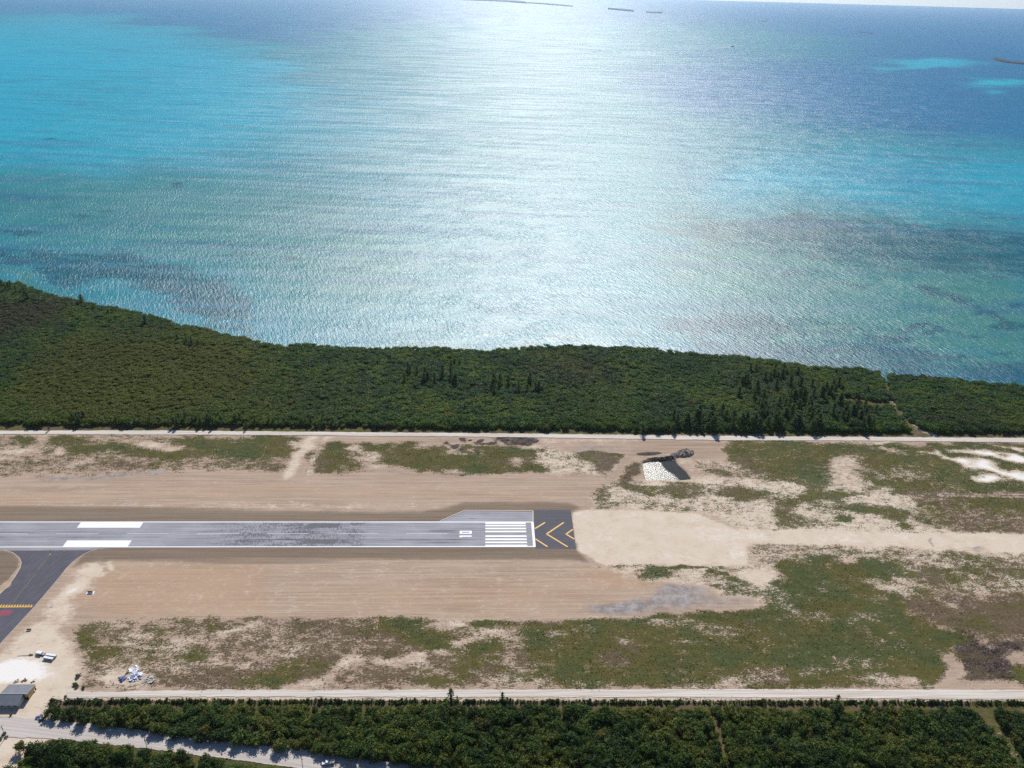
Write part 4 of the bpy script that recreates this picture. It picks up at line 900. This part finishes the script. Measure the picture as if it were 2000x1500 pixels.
# scattered bushes on the yard edges
G2 = 'bushes on the edge of the sandy yard'
bush_l = {0: 'grey green leaning bush alone at the corner of the gravel road'}
for i, (x, y, s) in enumerate([(42, 1466, 1.25), (152, 1322, .6), (147, 1338, .55), (151, 1342, .5), (163, 1344, .5), (86, 1405, .5), (79, 1408, .45), (92, 1395, .6), (100, 1385, .6), (104, 1378, .6), (8, 1435, .5), (2, 1444, .4), (128, 1362, .4)]):
    p = un(x, y); t = empty('bush', (p[0], p[1], 0), i*1.3, label=bush_l.get(i, 'low scrubby bush on the edge of the pale sandy yard'), cat='bush', group=None if i == 0 else G2)
    t.scale = (s, s, s*(1.5 if i == 0 else .8)); obj('crown', CROWNS[i % 6], None, t); obj('stem', TRUNKS[i % 3], None, t)

# grass and weed tufts over the scrub: nobody could count them
NT_ = 260000
r5 = np.random.default_rng(21)
tx = r5.uniform(-560, 520, NT_); ty = r5.uniform(-140, 160, NT_)
(mv, mt, mp, md_, mb, mg, mo), qx, qy = ground_masks(tx, ty)
dens = sstep(.15, .8, mv)*(.35+.65*vnoise(tx/2.0, ty/2.0, 88)); kp = (r5.random(NT_) < dens*.85) & (qx > -60) & (qx < 2060) & (fbm(tx/3.2, ty/3.2, 91) > (1-np.clip(mv, 0, 1))*.62+.12)
kp &= ~((np.abs(ty-15) < 25) & (tx < 110))
tx, ty, mt = tx[kp], ty[kp], mt[kp]; n = len(tx)
hgt = r5.uniform(.15, .55, n); rad = r5.uniform(.15, .5, n); a0 = r5.random(n)*6.28
V = []
for j in range(3):
    a = a0+j*2.094; V.append(np.stack([tx+rad*np.cos(a), ty+rad*np.sin(a), np.full(n, -.02)], 1))
V.append(np.stack([tx+r5.normal(0, .15, n), ty+r5.normal(0, .15, n), hgt], 1))
V = np.stack(V, 1).reshape(-1, 3); b4 = np.arange(n)*4
Fq = np.stack([np.stack([b4+i, b4+(i+1) % 3, b4+3], 1) for i in range(3)], 1).reshape(-1, 3).astype(np.int32)
me = bpy.data.meshes.new('scrub_tufts'); me.vertices.add(len(V)); me.vertices.foreach_set('co', V.astype(np.float32).ravel())
me.loops.add(Fq.size); me.loops.foreach_set('vertex_index', Fq.ravel()); me.polygons.add(len(Fq))
me.polygons.foreach_set('loop_start', np.arange(0, Fq.size, 3, dtype=np.int32)); me.polygons.foreach_set('loop_total', np.full(len(Fq), 3, np.int32)); me.update(calc_edges=True)
at = me.attributes.new('surf', 'FLOAT_COLOR', 'POINT'); at.data.foreach_set('color', np.repeat(np.stack([mt*0, mt, mt*0, mt*0], 1), 4, 0).astype(np.float32).ravel())
k = NT('tuft_foliage'); _, tnt, _, _ = k.attr('surf'); me.materials.append(k.fin(veg_colour(k, tnt), .9, .15))
tag(obj('scrub_tufts', me), label='low weeds and grass tufts scattered over the sandy field', cat='grass', kind='stuff')


# ------------------------------------------------------------------ shed at the yard
M_roof = plain('grey_metal_roof', (.15, .16, .185), .6, .25, .35, .4); M_yel = plain('yellow_render_wall', (.52, .36, .16), .85, .15, 1)
M_dark = plain('dark_opening', (.03, .03, .035), .8, .1, 1); M_white = plain('white_paint', (.74, .75, .78), .5, .06, 1); M_conc = plain('concrete', (.42, .40, .37), .9, .15, 1)
M_wood = plain('weathered_wood', (.17, .13, .10), .9, .25, 2); M_rust = plain('rusty_steel', (.17, .085, .055), .8, .3, 2); M_blue = plain('blue_tarpaulin', (.10, .16, .38), .6, .2, 1)
M_steel = plain('grey_steel', (.30, .31, .33), .45, .1, 2, .5); M_glass = plain('dark_glass', (.03, .04, .05), .12, .1, 1, .6); M_tyre = plain('tyre_rubber', (.025, .025, .027), .85, .2, 3)
M_sand = plain('cream_load', (.50, .40, .29), .9, .2, 2); M_rock = plain('coastal_rock', (.035, .04, .045), .95, .3, .05, .05); M_soil = plain('dark_spoil_soil', (.075, .06, .055), .95, .4, .6); M_soilg = plain('grey_spoil_soil', (.21, .175, .15), .95, .35, .5)
M_foam = plain('foam', (.75, .78, .82), .7, .1, .1); M_brush = plain('dead_branches', (.125, .09, .07), .95, .4, 1.5); M_isl = plain('cay_scrub', (.05, .07, .045), .95, .3, .004)
xr = un(70, 1336.5, 3)[0]; yR = un(60, 1336.5, 3)[1]; yM = un(45, 1354.8, 4.7)[1]; yF = un(36, 1378, 2.8)[1]
xf = un(41, 1366, 3.7)[0]; xl2 = un(21, 1336.5, 3)[0]-1; xl = xl2-9
sh_ = empty('shed', (0, 0, 0), label='grey roofed shed with a yellow end wall on the sandy yard at the left edge', cat='shed')
def roof(name, x0, x1, ya, za, yb, zb):
    b = MB(); b.add([(x0, ya, za), (x1, ya, za), (x1, yb, zb), (x0, yb, zb), (x0, ya, za-.12), (x1, ya, za-.12), (x1, yb, zb-.12), (x0, yb, zb-.12)],
                    [(0, 1, 2, 3), (7, 6, 5, 4), (0, 4, 5, 1), (1, 5, 6, 2), (2, 6, 7, 3), (3, 7, 4, 0)])
    x = x0+.4
    while x < x1-.2: b.tube((x, ya, za+.02), (x, yb, zb+.02), .05, n=4); x += .8
    return b.build(name, M_roof, sh_)
roof('roof_slope', xl2, xr, yM, 4.7, yR, 3.0); roof('roof_slope', xl, xf, yF, 2.8, yM-.01, 4.7)
b = MB(); b.box(((xl+xr)/2, yM, 4.74), (xr-xl, .5, .1)); b.build('ridge_cap', M_steel, sh_)
b = MB(); b.box(((xl2+xr)/2, yR-.35, 1.45), (xr-xl2-.8, .25, 2.9)); b.build('wall', M_yel, sh_)
b = MB(); b.box((xr-.45, (yM+yR)/2-.2, 1.5), (.25, yR-yM-.5, 3.0)); b.add([(xr-.45, yM+.1, 3.0), (xr-.45, yR-.4, 3.0), (xr-.45, yM+.1, 4.55)], [(0, 1, 2)]); b.build('wall', M_yel, sh_)
b = MB(); b.box(((xf+xr)/2, yM+.15, 2.2), (xr-xf-.6, .2, 4.4)); b.build('wall', M_yel, sh_)
b = MB(); b.box((xf-.5, (yF+yM)/2+.3, 1.4), (.2, yM-yF-1.2, 2.8)); b.box(((xl+xf)/2, yF+1.0, 1.35), (xf-xl-1, .2, 2.7)); b.build('wall', M_conc, sh_)
b = MB(); b.box((xf+(xr-xf)*.5, yM+.02, 1.05), (1.4, .06, 2.1)); b.build('door', M_dark, sh_)
for i in range(4):
    b = MB(); b.box((xf-1.2-i*3.2, yF+.25, 1.35), (.16, .16, 2.7)); b.build('post', M_wood, sh_)
for i in range(3):
    b = MB(); b.box((xf-2.6-i*3.4, yF+.87, 1.5), (1.3, .06, 1.0)); b.build('window', M_glass, sh_)
# odds and ends behind and beside the shed
def junk(px_, py_, name, label, cat, parts, group=None, rz=0):
    p = un(px_, py_); t = empty(name, (p[0], p[1], 0), rz, label=label, cat=cat, group=group)
    for pn, mt, fn in parts:
        b = MB(); fn(b); b.build(pn, mt, t)
    return t
def pile(n, R, h, sz, seed):
    def fn(b):
        r = random.Random(seed)
        for i in range(n):
            a = r.uniform(0, 6.28); d = R*math.sqrt(r.random()); s1 = r.uniform(*sz)
            b.box((d*math.cos(a), d*math.sin(a), .1+h*(1-d/R)*r.random()+.1), (s1, s1*r.uniform(.35, .9), r.uniform(.06, .25)), r.uniform(0, 3.1), r.uniform(-.6, .6))
    return fn
junk(33, 1331, 'scrap_pile', 'small grey scrap pile just behind the shed roof, leftmost of three', 'scrap', [('board', M_conc, pile(7, 1.4, .6, (.6, 1.6), 3)), ('pole', M_steel, lambda b: b.tube((-1.2, -1, .2), (.7, 1.6, .9), .07))])
junk(48, 1329, 'scrap_pile', 'dark rusty scrap heap behind the shed, middle of three', 'scrap', [('sheet', M_rust, pile(8, 1.3, .7, (.6, 1.5), 5))])
junk(65, 1332, 'scrap_pile', 'pale leaning boards over dark scrap behind the shed corner', 'scrap', [('board', M_white, lambda b: (b.box((.3, .8, .6), (.25, 2.0, .08), -.4, .5), b.box((-.8, 0, .4), (.8, .6, .5), .3))), ('sheet', M_soil, pile(6, 1.0, .4, (.5, 1.2), 7))])
junk(70, 1347, 'drum_stack', 'dark and white drums against the end of the shed', 'drum', [('drum', M_tyre, lambda b: b.tube((0, 0, 0), (0, 0, .9), .32, n=10)), ('drum', M_white, lambda b: b.tube((.1, -1.3, 0), (.1, -1.3, .9), .32, n=10))])
# trailer, boxes, pole on the sand
def trailer():
    p = un(80, 1278); t = empty('trailer', (p[0], p[1], 0), -.22, label='small white trailer with drawbar parked on the sand left of the two long boxes', cat='trailer')
    b = MB(); b.box((-.6, 0, 1.25), (3.2, 1.9, .9)); b.box((-2.4, 0, 1.1), (.7, 1.2, .6)); b.build('box_body', M_white, t)
    b = MB(); b.box((0, 0, .6), (6, 1.6, .18)); b.box((1.9, 0, .8), (2.0, 1.7, .25)); b.build('deck', M_steel, t)
    b = MB(); b.tube((-3, 0, .6), (-4.6, 0, .45), .06); b.build('drawbar', M_rust, t)
    for x in (-.2, .8):
        for y in (-.95, .95):
            b = MB(); b.tube((x, y-.12, .4), (x, y+.12, .4), .4, n=12); b.build('wheel', M_tyre, t)
trailer()
def longbox(px_, py_, lab):
    p = un(px_, py_); t = empty('storage_box', (p[0], p[1], 0), -.2, label=lab, cat='box', group='long white boxes on the sand')
    b = MB(); b.box((0, 0, .85), (6.0, 1.25, 1.2)); b.build('body', M_steel, t)
    b = MB(); b.box((0, 0, 1.52), (6.15, 1.4, .1)); b.build('lid', M_white, t)
    for x in (-2.2, 2.2):
        b = MB(); b.box((x, 0, .13), (.3, 1.2, .26)); b.build('skid', M_wood, t)
longbox(101, 1282.5, 'long white lidded box on the sand, farther of the pair'); longbox(95.5, 1288, 'long white lidded box on the sand, nearer of the pair')
p, q = un(34, 1281.5), un(62, 1280); b = MB(); b.tube((p[0], p[1], .12), (q[0], q[1], .2), .1, n=6); tag(b.build('pole', M_rust), label='thin rusty pole lying on the sand left of the trailer', cat='pole')
junk(61, 1279.5, 'scrap_pile', 'small rusty scrap bundle at the end of the lying pole', 'scrap', [('bar', M_rust, pile(5, .9, .4, (.6, 1.6), 17))])
# signs and pads on the taxiway shoulder
def board(px_, py_, lab, L, H, pad, rz=0):
    p = un(px_, py_); t = empty('taxiway_sign', (p[0], p[1], 0), rz, label=lab, cat='sign')
    b = MB(); b.box((0, 0, .25+H/2), (L, .25, H)); b.build('panel', M_dark, t)
    for x in (-L*.35, L*.35):
        b = MB(); b.box((x, 0, .14), (.1, .1, .28)); b.build('leg', M_steel, t)
    if pad:
        b = MB(); b.box((0, .1, .04), (L+1.6, 2.8, .08)); b.build('pad', M_white, t)
board(176.5, 1158, 'dark taxiway sign on a white concrete pad amid pale sand', 3.2, 1.2, True); board(57, 1231, 'small dark taxiway sign without a pad beside the taxiway edge', 2.6, .9, False, .1)
p = un(101, 1184); b = MB(); b.box((p[0], p[1], .08), (2.0, 2.0, .2)); b.box((p[0], p[1], .2), (1.5, 1.5, .06)); tag(b.build('manhole_slab', M_conc), label='small square grey slab set in the sand beside the holding line', cat='slab')
# heaps near the perimeter road
M_wsheet = plain('white_sheeting', (.70, .72, .80), .5, .1, .8)
junk(267, 1321, 'debris_pile', 'white and blue heap of sheeting in the sandy clearing', 'debris', [('white_sheet', M_wsheet, pile(26, 3.6, 1.6, (.7, 2.2), 31)), ('blue_sheet', M_blue, pile(14, 3.4, 1.2, (.7, 2.0), 33))], rz=0)
junk(263, 1308, 'debris_pile', 'white sheets stacked just beyond the blue heap', 'debris', [('white_sheet', M_wsheet, pile(16, 2.6, .9, (.8, 2.2), 35))])
junk(239, 1325, 'debris_pile', 'dark blue heap left of the white sheeting heap', 'debris', [('dark_sheet', M_blue, pile(12, 2.0, 1.2, (.7, 1.8), 37)), ('frame', M_soil, pile(8, 2.2, 1.1, (.7, 2.0), 39))])
junk(250, 1312, 'debris_pile', 'low rusty scraps trailing up from the dark blue heap', 'debris', [('sheet', M_rust, pile(7, 1.8, .4, (.5, 1.3), 41))])
junk(291, 1328, 'debris_pile', 'grey heap of broken slabs right of the white sheeting', 'debris', [('slab', M_conc, pile(22, 3.0, 1.3, (.8, 2.2), 43))], rz=.5)
junk(157, 1318, 'scrap_pile', 'reddish scrap beside the bushes at the scrub corner', 'scrap', [('sheet', M_rust, pile(7, 1.2, .7, (.5, 1.3), 45))])
junk(77, 1402, 'scrap_pile', 'dark blue junk heap at the wood corner by the gravel road', 'scrap', [('sheet', M_blue, pile(9, 1.8, 1.0, (.7, 1.8), 47)), ('bar', M_soil, pile(6, 1.8, .8, (.6, 1.6), 49))])
# barrier gate
p, q = un(0, 1396.5), un(22, 1396.5); t = empty('barrier_gate', (q[0], q[1], 0), label='closed barrier boom with dark post across the yard entrance', cat='gate')
b = MB(); b.tube((-9, .2, 1.0), (1.6, 0, 1.05), .09); b.build('boom', M_rust, t)
b = MB(); b.box((0, -.3, .6), (.9, .8, 1.2)); b.build('post', M_soil, t)
# utility poles
def upole(px_, py_, lab, h):
    p = un(px_, py_); t = empty('utility_pole', (p[0], p[1], 0), label=lab, cat='pole')
    b = MB(); b.tube((0, 0, -.3), (0, 0, h), .17, .11, 8); b.build('mast', M_wood, t)
    b = MB(); b.box((0, 0, h-.6), (.12, 1.9, .14)); b.build('crossarm', M_wood, t)
    for y in (-.8, 0, .8):
        b = MB(); b.tube((0, y, h-.52), (0, y, h-.3), .06, n=6); b.build('insulator', M_steel, t)
    b = MB(); b.tube((.25, 0, h-2.3), (.25, 0, h-1.5), .22, n=8); b.build('transformer', M_steel, t)
upole(11, 1441, 'utility pole standing on sand at the left edge of the picture', 9.0); upole(288, 1464, 'utility pole at the wood edge between the other two', 8.5); upole(591.5, 1500, 'utility pole just left of the white pickup', 8.5)
junk(14, 1440, 'scrap_pile', 'dark heap at the foot of the leftmost utility pole', 'scrap', [('sheet', M_soil, pile(8, 1.2, .6, (.5, 1.2), 53))])
# pickup on the gravel road, driving left
p = un(641, 1491.5); t = empty('pickup_truck', (p[0], p[1], .14), .16, label='white pickup with a cream loaded bed driving left along the shaded gravel road', cat='truck')
b = MB(); b.prism([(-3.1, .45), (3.1, .45), (3.1, 1.0), (.4, 1.0), (-1.9, 1.15), (-3.05, 1.0)], -.95, .95); b.build('body', M_white, t)
b = MB(); b.prism([(-1.7, 1.1), (-1.1, 1.75), (.2, 1.8), (.4, 1.0)], -.82, .82); b.build('cab', M_white, t)
b = MB(); b.prism([(-1.74, 1.16), (-1.2, 1.72), (-1.14, 1.70), (-1.66, 1.14)], -.74, .74); b.build('windscreen', M_glass, t)
for y in (-.835, .835):
    b = MB(); b.box((-.45, y, 1.42), (1.1, .02, .42)); b.build('side_window', M_glass, t)
b = MB()
for c_, d_ in (((1.8, .97, 1.2), (2.7, .08, .5)), ((1.8, -.97, 1.2), (2.7, .08, .5)), ((3.12, 0, 1.2), (.08, 2.0, .5)), ((.48, 0, 1.3), (.08, 1.9, .7))): b.box(c_, d_)
b.build('bed_side', M_white, t)
b = MB(); b.box((1.8, 0, 1.1), (2.5, 1.8, .18)); b.box((1.2, .2, 1.3), (.7, .8, .3), .4); b.box((2.4, -.3, 1.25), (.6, .5, .25), .9); b.build('load', M_sand, t)
for x in (-2.0, 2.0):
    for y in (-.88, .88):
        b = MB(); b.tube((x, y-.12, .4), (x, y+.12, .4), .4, n=14); wl = b.build('wheel', M_tyre, t)
        b = MB(); b.tube((x, y-.13, .4), (x, y+.13, .4), .2, n=10); b.build('rim', M_steel, wl)
for y in (-.7, .7):
    b = MB(); b.box((-3.1, y, .85), (.06, .3, .16)); b.build('headlight', M_glass, t)
# perimeter fence
fx0, fx1 = un(150, 1365.5), un(2120, 1369.5); fl = math.hypot(fx1[0]-fx0[0], fx1[1]-fx0[1]); n_p = 199
fe = empty('fence', (0, 0, 0), label='thin post and rail fence along the near side of the white perimeter road', cat='fence')
pm_ = None
for i in range(n_p):
    t_ = i/(n_p-1); x, y = fx0[0]+(fx1[0]-fx0[0])*t_, fx0[1]+(fx1[1]-fx0[1])*t_
    if pm_ is None:
        b = MB(); b.box((0, 0, .85), (.09, .09, 1.9)); o = b.build('post', M_wood, fe); pm_ = o.data
    else: o = obj('post', pm_, None, fe)
    o.location = (x, y, 0)
for z in (.7, 1.7):
    b = MB(); b.tube((fx0[0], fx0[1], z), (fx1[0], fx1[1], z), .035, n=4); b.build('rail', M_steel, fe)
# spoil heaps
def heap(px_, py_, lx, ly, h, mat, seed, label=None, group=None, rz=0, name='spoil_heap', cat='heap'):
    p = un(px_, py_); n = 16; r = np.random.default_rng(seed); xs = np.linspace(-1.15, 1.15, n); X, Y = np.meshgrid(xs, xs)
    R = np.sqrt(X**2+Y**2); Z = h*np.clip(1-R**1.6, -.05, 1)*(.55+.9*fbm(X*2.3+seed, Y*2.3, seed)); Z = np.where(R > 1.05, -.3, Z)+np.where(R < 1, .12*h*r.normal(size=X.shape), 0)
    V = np.stack([X.ravel()*lx, Y.ravel()*ly, Z.ravel()], 1); Fc = [(j*n+i, j*n+i+1, (j+1)*n+i+1, (j+1)*n+i) for j in range(n-1) for i in range(n-1)]
    o = mesh(name, V, Fc, mat, None, (p[0], p[1], 0)); o.rotation_euler[2] = rz; return tag(o, label, cat, group)
heap(1337, 886, 9, 6.5, 3.6, M_soilg, 3, 'tall dark spoil heap at the far right corner of the pond', rz=.4); heap(1322, 889, 8, 4.5, 2.2, M_soilg, 4, 'long grey spoil ridge running from the pond to the tall heap', rz=.5)
heap(1287, 896, 12, 2.6, 1.3, M_soil, 5, 'low dark clod ridge along the far bank of the pond', rz=.12); heap(1306, 894, 7, 2.4, 1.5, M_soil, 6, 'dark bank between the clod ridge and the grey spoil ridge', rz=.2)
heap(1268, 886, 12, 3.0, .7, M_soil, 7, 'flat dark brown spoil patch beyond the pond', rz=.1)
for i, (x, y, a) in enumerate([(903, 857, 5), (918, 860, 3), (938, 861, 6), (890, 872, 7), (902, 877, 4), (932, 883, 4), (977, 856, 5), (990, 859, 6), (1018, 856, 4), (1032, 859, 7), (1047, 862, 5), (958, 866, 5), (872, 865, 4), (1003, 864, 4), (1024, 866, 4)]):
    heap(x, y, a*.7, a*.4, .6, M_soil, 20+i, 'dark clod heap in the scrub beside the far perimeter road', 'dark clod heaps beside the far perimeter road', rz=i*.4)
# brush piles in the clearing
def brush(px_, py_, R, n, seed, lab, grp=None):
    p = un(px_, py_); r = random.Random(seed); b = MB()
    for i in range(n):
        a = r.uniform(0, 6.28); d = R*r.random()**.7; L = r.uniform(1.0, 3.2); z = .1+1.1*(1-d/R)*r.random(); th = r.gauss(.7, .6); u = (math.cos(th)*L/2, math.sin(th)*L/2, r.uniform(-.4, .4)); c_ = (d*math.cos(a)*1.5, d*math.sin(a), z)
        b.tube((c_[0]-u[0], c_[1]-u[1], max(.02, c_[2]-u[2])), (c_[0]+u[0], c_[1]+u[1], max(.02, c_[2]+u[2])), r.uniform(.05, .13), .03, 4)
    tag(b.build('brush_pile', M_brush, None, (p[0], p[1], 0)), lab, 'brush', grp)
for i, (x, y, R, n, lab) in enumerate([(1893, 1242, 6, 110, 'brown brush pile at the far tip of the clearing'), (1918, 1262, 7, 150, 'large tangled brush pile in the middle of the clearing'), (1945, 1272, 6, 120, 'brush pile between the tangled one and the picture edge'),
                                       (1990, 1266, 6, 110, 'long low brush pile touching the right picture edge'), (1890, 1290, 5, 80, 'brush pile on the left rim of the clearing'), (1946, 1300, 7, 150, 'dark brush pile at the near side of the clearing'), (1960, 1320, 5, 80, 'small brush pile nearest to the white road')]):
    brush(x, y, R, n, 60+i, lab)
# far cays, reef rocks, breakwater
def cay(name, P, h, mat, label=None, cat=None, kind=None):
    w_ = unp(P, -.8); n = len(w_); c_ = w_.mean(0); V = [(a[0], a[1], -1.2) for a in w_]+[(a[0]*.97+c_[0]*.03, a[1]*.97+c_[1]*.03, h*random.uniform(.7, 1.15)) for a in w_]+[(c_[0], c_[1], h)]
    Fc = [(i, (i+1) % n, n+(i+1) % n, n+i) for i in range(n)]+[(n+i, n+(i+1) % n, 2*n) for i in range(n)]
    o = mesh(name, V, Fc, mat); bm = bmesh.new(); bm.from_mesh(o.data); bmesh.ops.recalc_face_normals(bm, faces=bm.faces); bm.to_mesh(o.data); bm.free(); return tag(o, label, cat, None, kind)
cay('island', [(905, .4), (940, 1.2), (980, 3.4), (1010, 5.2), (1028, 7.0), (1027, 4.6), (1012, 3.2), (990, 1.9), (950, .2), (915, -.6)], 22, M_isl, kind='structure')
cay('island', [(1020, 5.6), (1060, 8.4), (1100, 11.6), (1120, 13.2), (1119, 12.4), (1095, 10.2), (1060, 7.0), (1024, 4.9)], 14, M_isl, kind='structure')
cay('island', [(1187, 18.2), (1210, 20.3), (1238, 23.0), (1237, 22.2), (1216, 19.4), (1195, 17.6)], 24, M_isl, kind='structure')
cay('island', [(1261, 24.2), (1280, 25.6), (1294, 26.2), (1293, 25.2), (1276, 24.2)], 15, M_isl, kind='structure')
cay('rock_reef', [(1480, 41.6), (1496, 43.2), (1497, 42.7), (1481, 41.1)], 3, M_rock, 'thin dark reef line far out between the cays and the boat', 'reef'); cay('rock_reef', [(1675, 62.6), (1705, 66.0), (1706, 65.4), (1676, 62.1)], 3, M_rock, 'thin dark reef line far out right of the boat', 'reef')
cay('rock_islet', [(1939, 114.5), (1944, 117.5), (1952, 120.2), (1966, 122.6), (1985, 124.8), (2060, 131), (2060, 129), (1988, 123.2), (1968, 121.0), (1955, 118.6), (1947, 115.4), (1942, 113.2)], 5, M_rock, 'low curved rocky islet at the right edge of the sea', 'rock')
sf = unp([(1991, 124.2), (2010, 125.4), (2060, 128), (2060, 125), (2010, 122.6), (1995, 122.8)], -.7); tag(sheet('surf', [(a[0], a[1]) for a in sf], -.55, M_foam), kind='stuff', label='white surf breaking on the rocky islet', cat='surf')
# boat
p = un(1431, 92, -.8); t = empty('motor_boat', (p[0], p[1], -.8), .1, label='small dark boat alone on the bright sea', cat='boat'); t.scale = (1.4, 1.5, 1.6); M_hull = plain('dark_hull', (.02, .03, .05), .95, .1, 1, .05)
b = MB(); hl = []
for x, wd, dk in [(-9, 2.4, 1.8), (-3, 2.7, 1.9), (4, 2.3, 2.3), (8, 1.0, 2.8), (10, .08, 3.1)]: hl.append([(x, -wd, dk), (x, -wd*.6, -.4), (x, wd*.6, -.4), (x, wd, dk)])
b.add([v for r_ in hl for v in r_], [(4*i+j, 4*i+j+1, 4*i+5+j, 4*i+4+j) for i in range(4) for j in range(3)]+[(0, 3, 2, 1)]+[(4*i+3, 4*i, 4*i+4, 4*i+7) for i in range(4)]); b.build('hull', M_hull, t)
b = MB(); b.box((-1, 0, 3.1), (6.5, 3.6, 2.4)); b.box((-.5, 0, 5.0), (4, 2.8, 1.4)); b.build('cabin', M_hull, t)
b = MB(); b.box((2.3, 0, 3.5), (.1, 3.2, .8)); b.build('window', M_glass, t)
b = MB(); b.tube((-2, 0, 5.5), (-2, 0, 8.5), .1); b.build('mast', M_steel, t)
wk = unp([(1428, 92.4), (1410, 93.2), (1392, 93.4), (1410, 92.5), (1428, 91.7)], -.7); tag(sheet('wake', [(a[0], a[1]) for a in wk], -.6, plain('wake_water', (.12, .25, .30), .5, .1, .05)), kind='stuff', label='thin wake trailing left behind the boat', cat='wake')

# ------------------------------------------------------------------ haze
hb = MB(); hb.box((0, 0, 182), (74000, 74000, 380)); hz = hb.build('haze', None); tag(hz, kind='stuff', label='thin sea haze over the whole place', cat='haze')
km = bpy.data.materials.new('haze_air'); km.use_nodes = True; t_ = km.node_tree; t_.nodes.remove(t_.nodes['Principled BSDF'])
pv = t_.nodes.new('ShaderNodeVolumePrincipled'); pv.inputs['Density'].default_value = 2.5e-5; pv.inputs['Color'].default_value = (.72, .86, 1, 1); pv.inputs['Anisotropy'].default_value = .74
t_.links.new(pv.outputs[0], t_.nodes['Material Output'].inputs['Volume']); hz.data.materials.append(km)
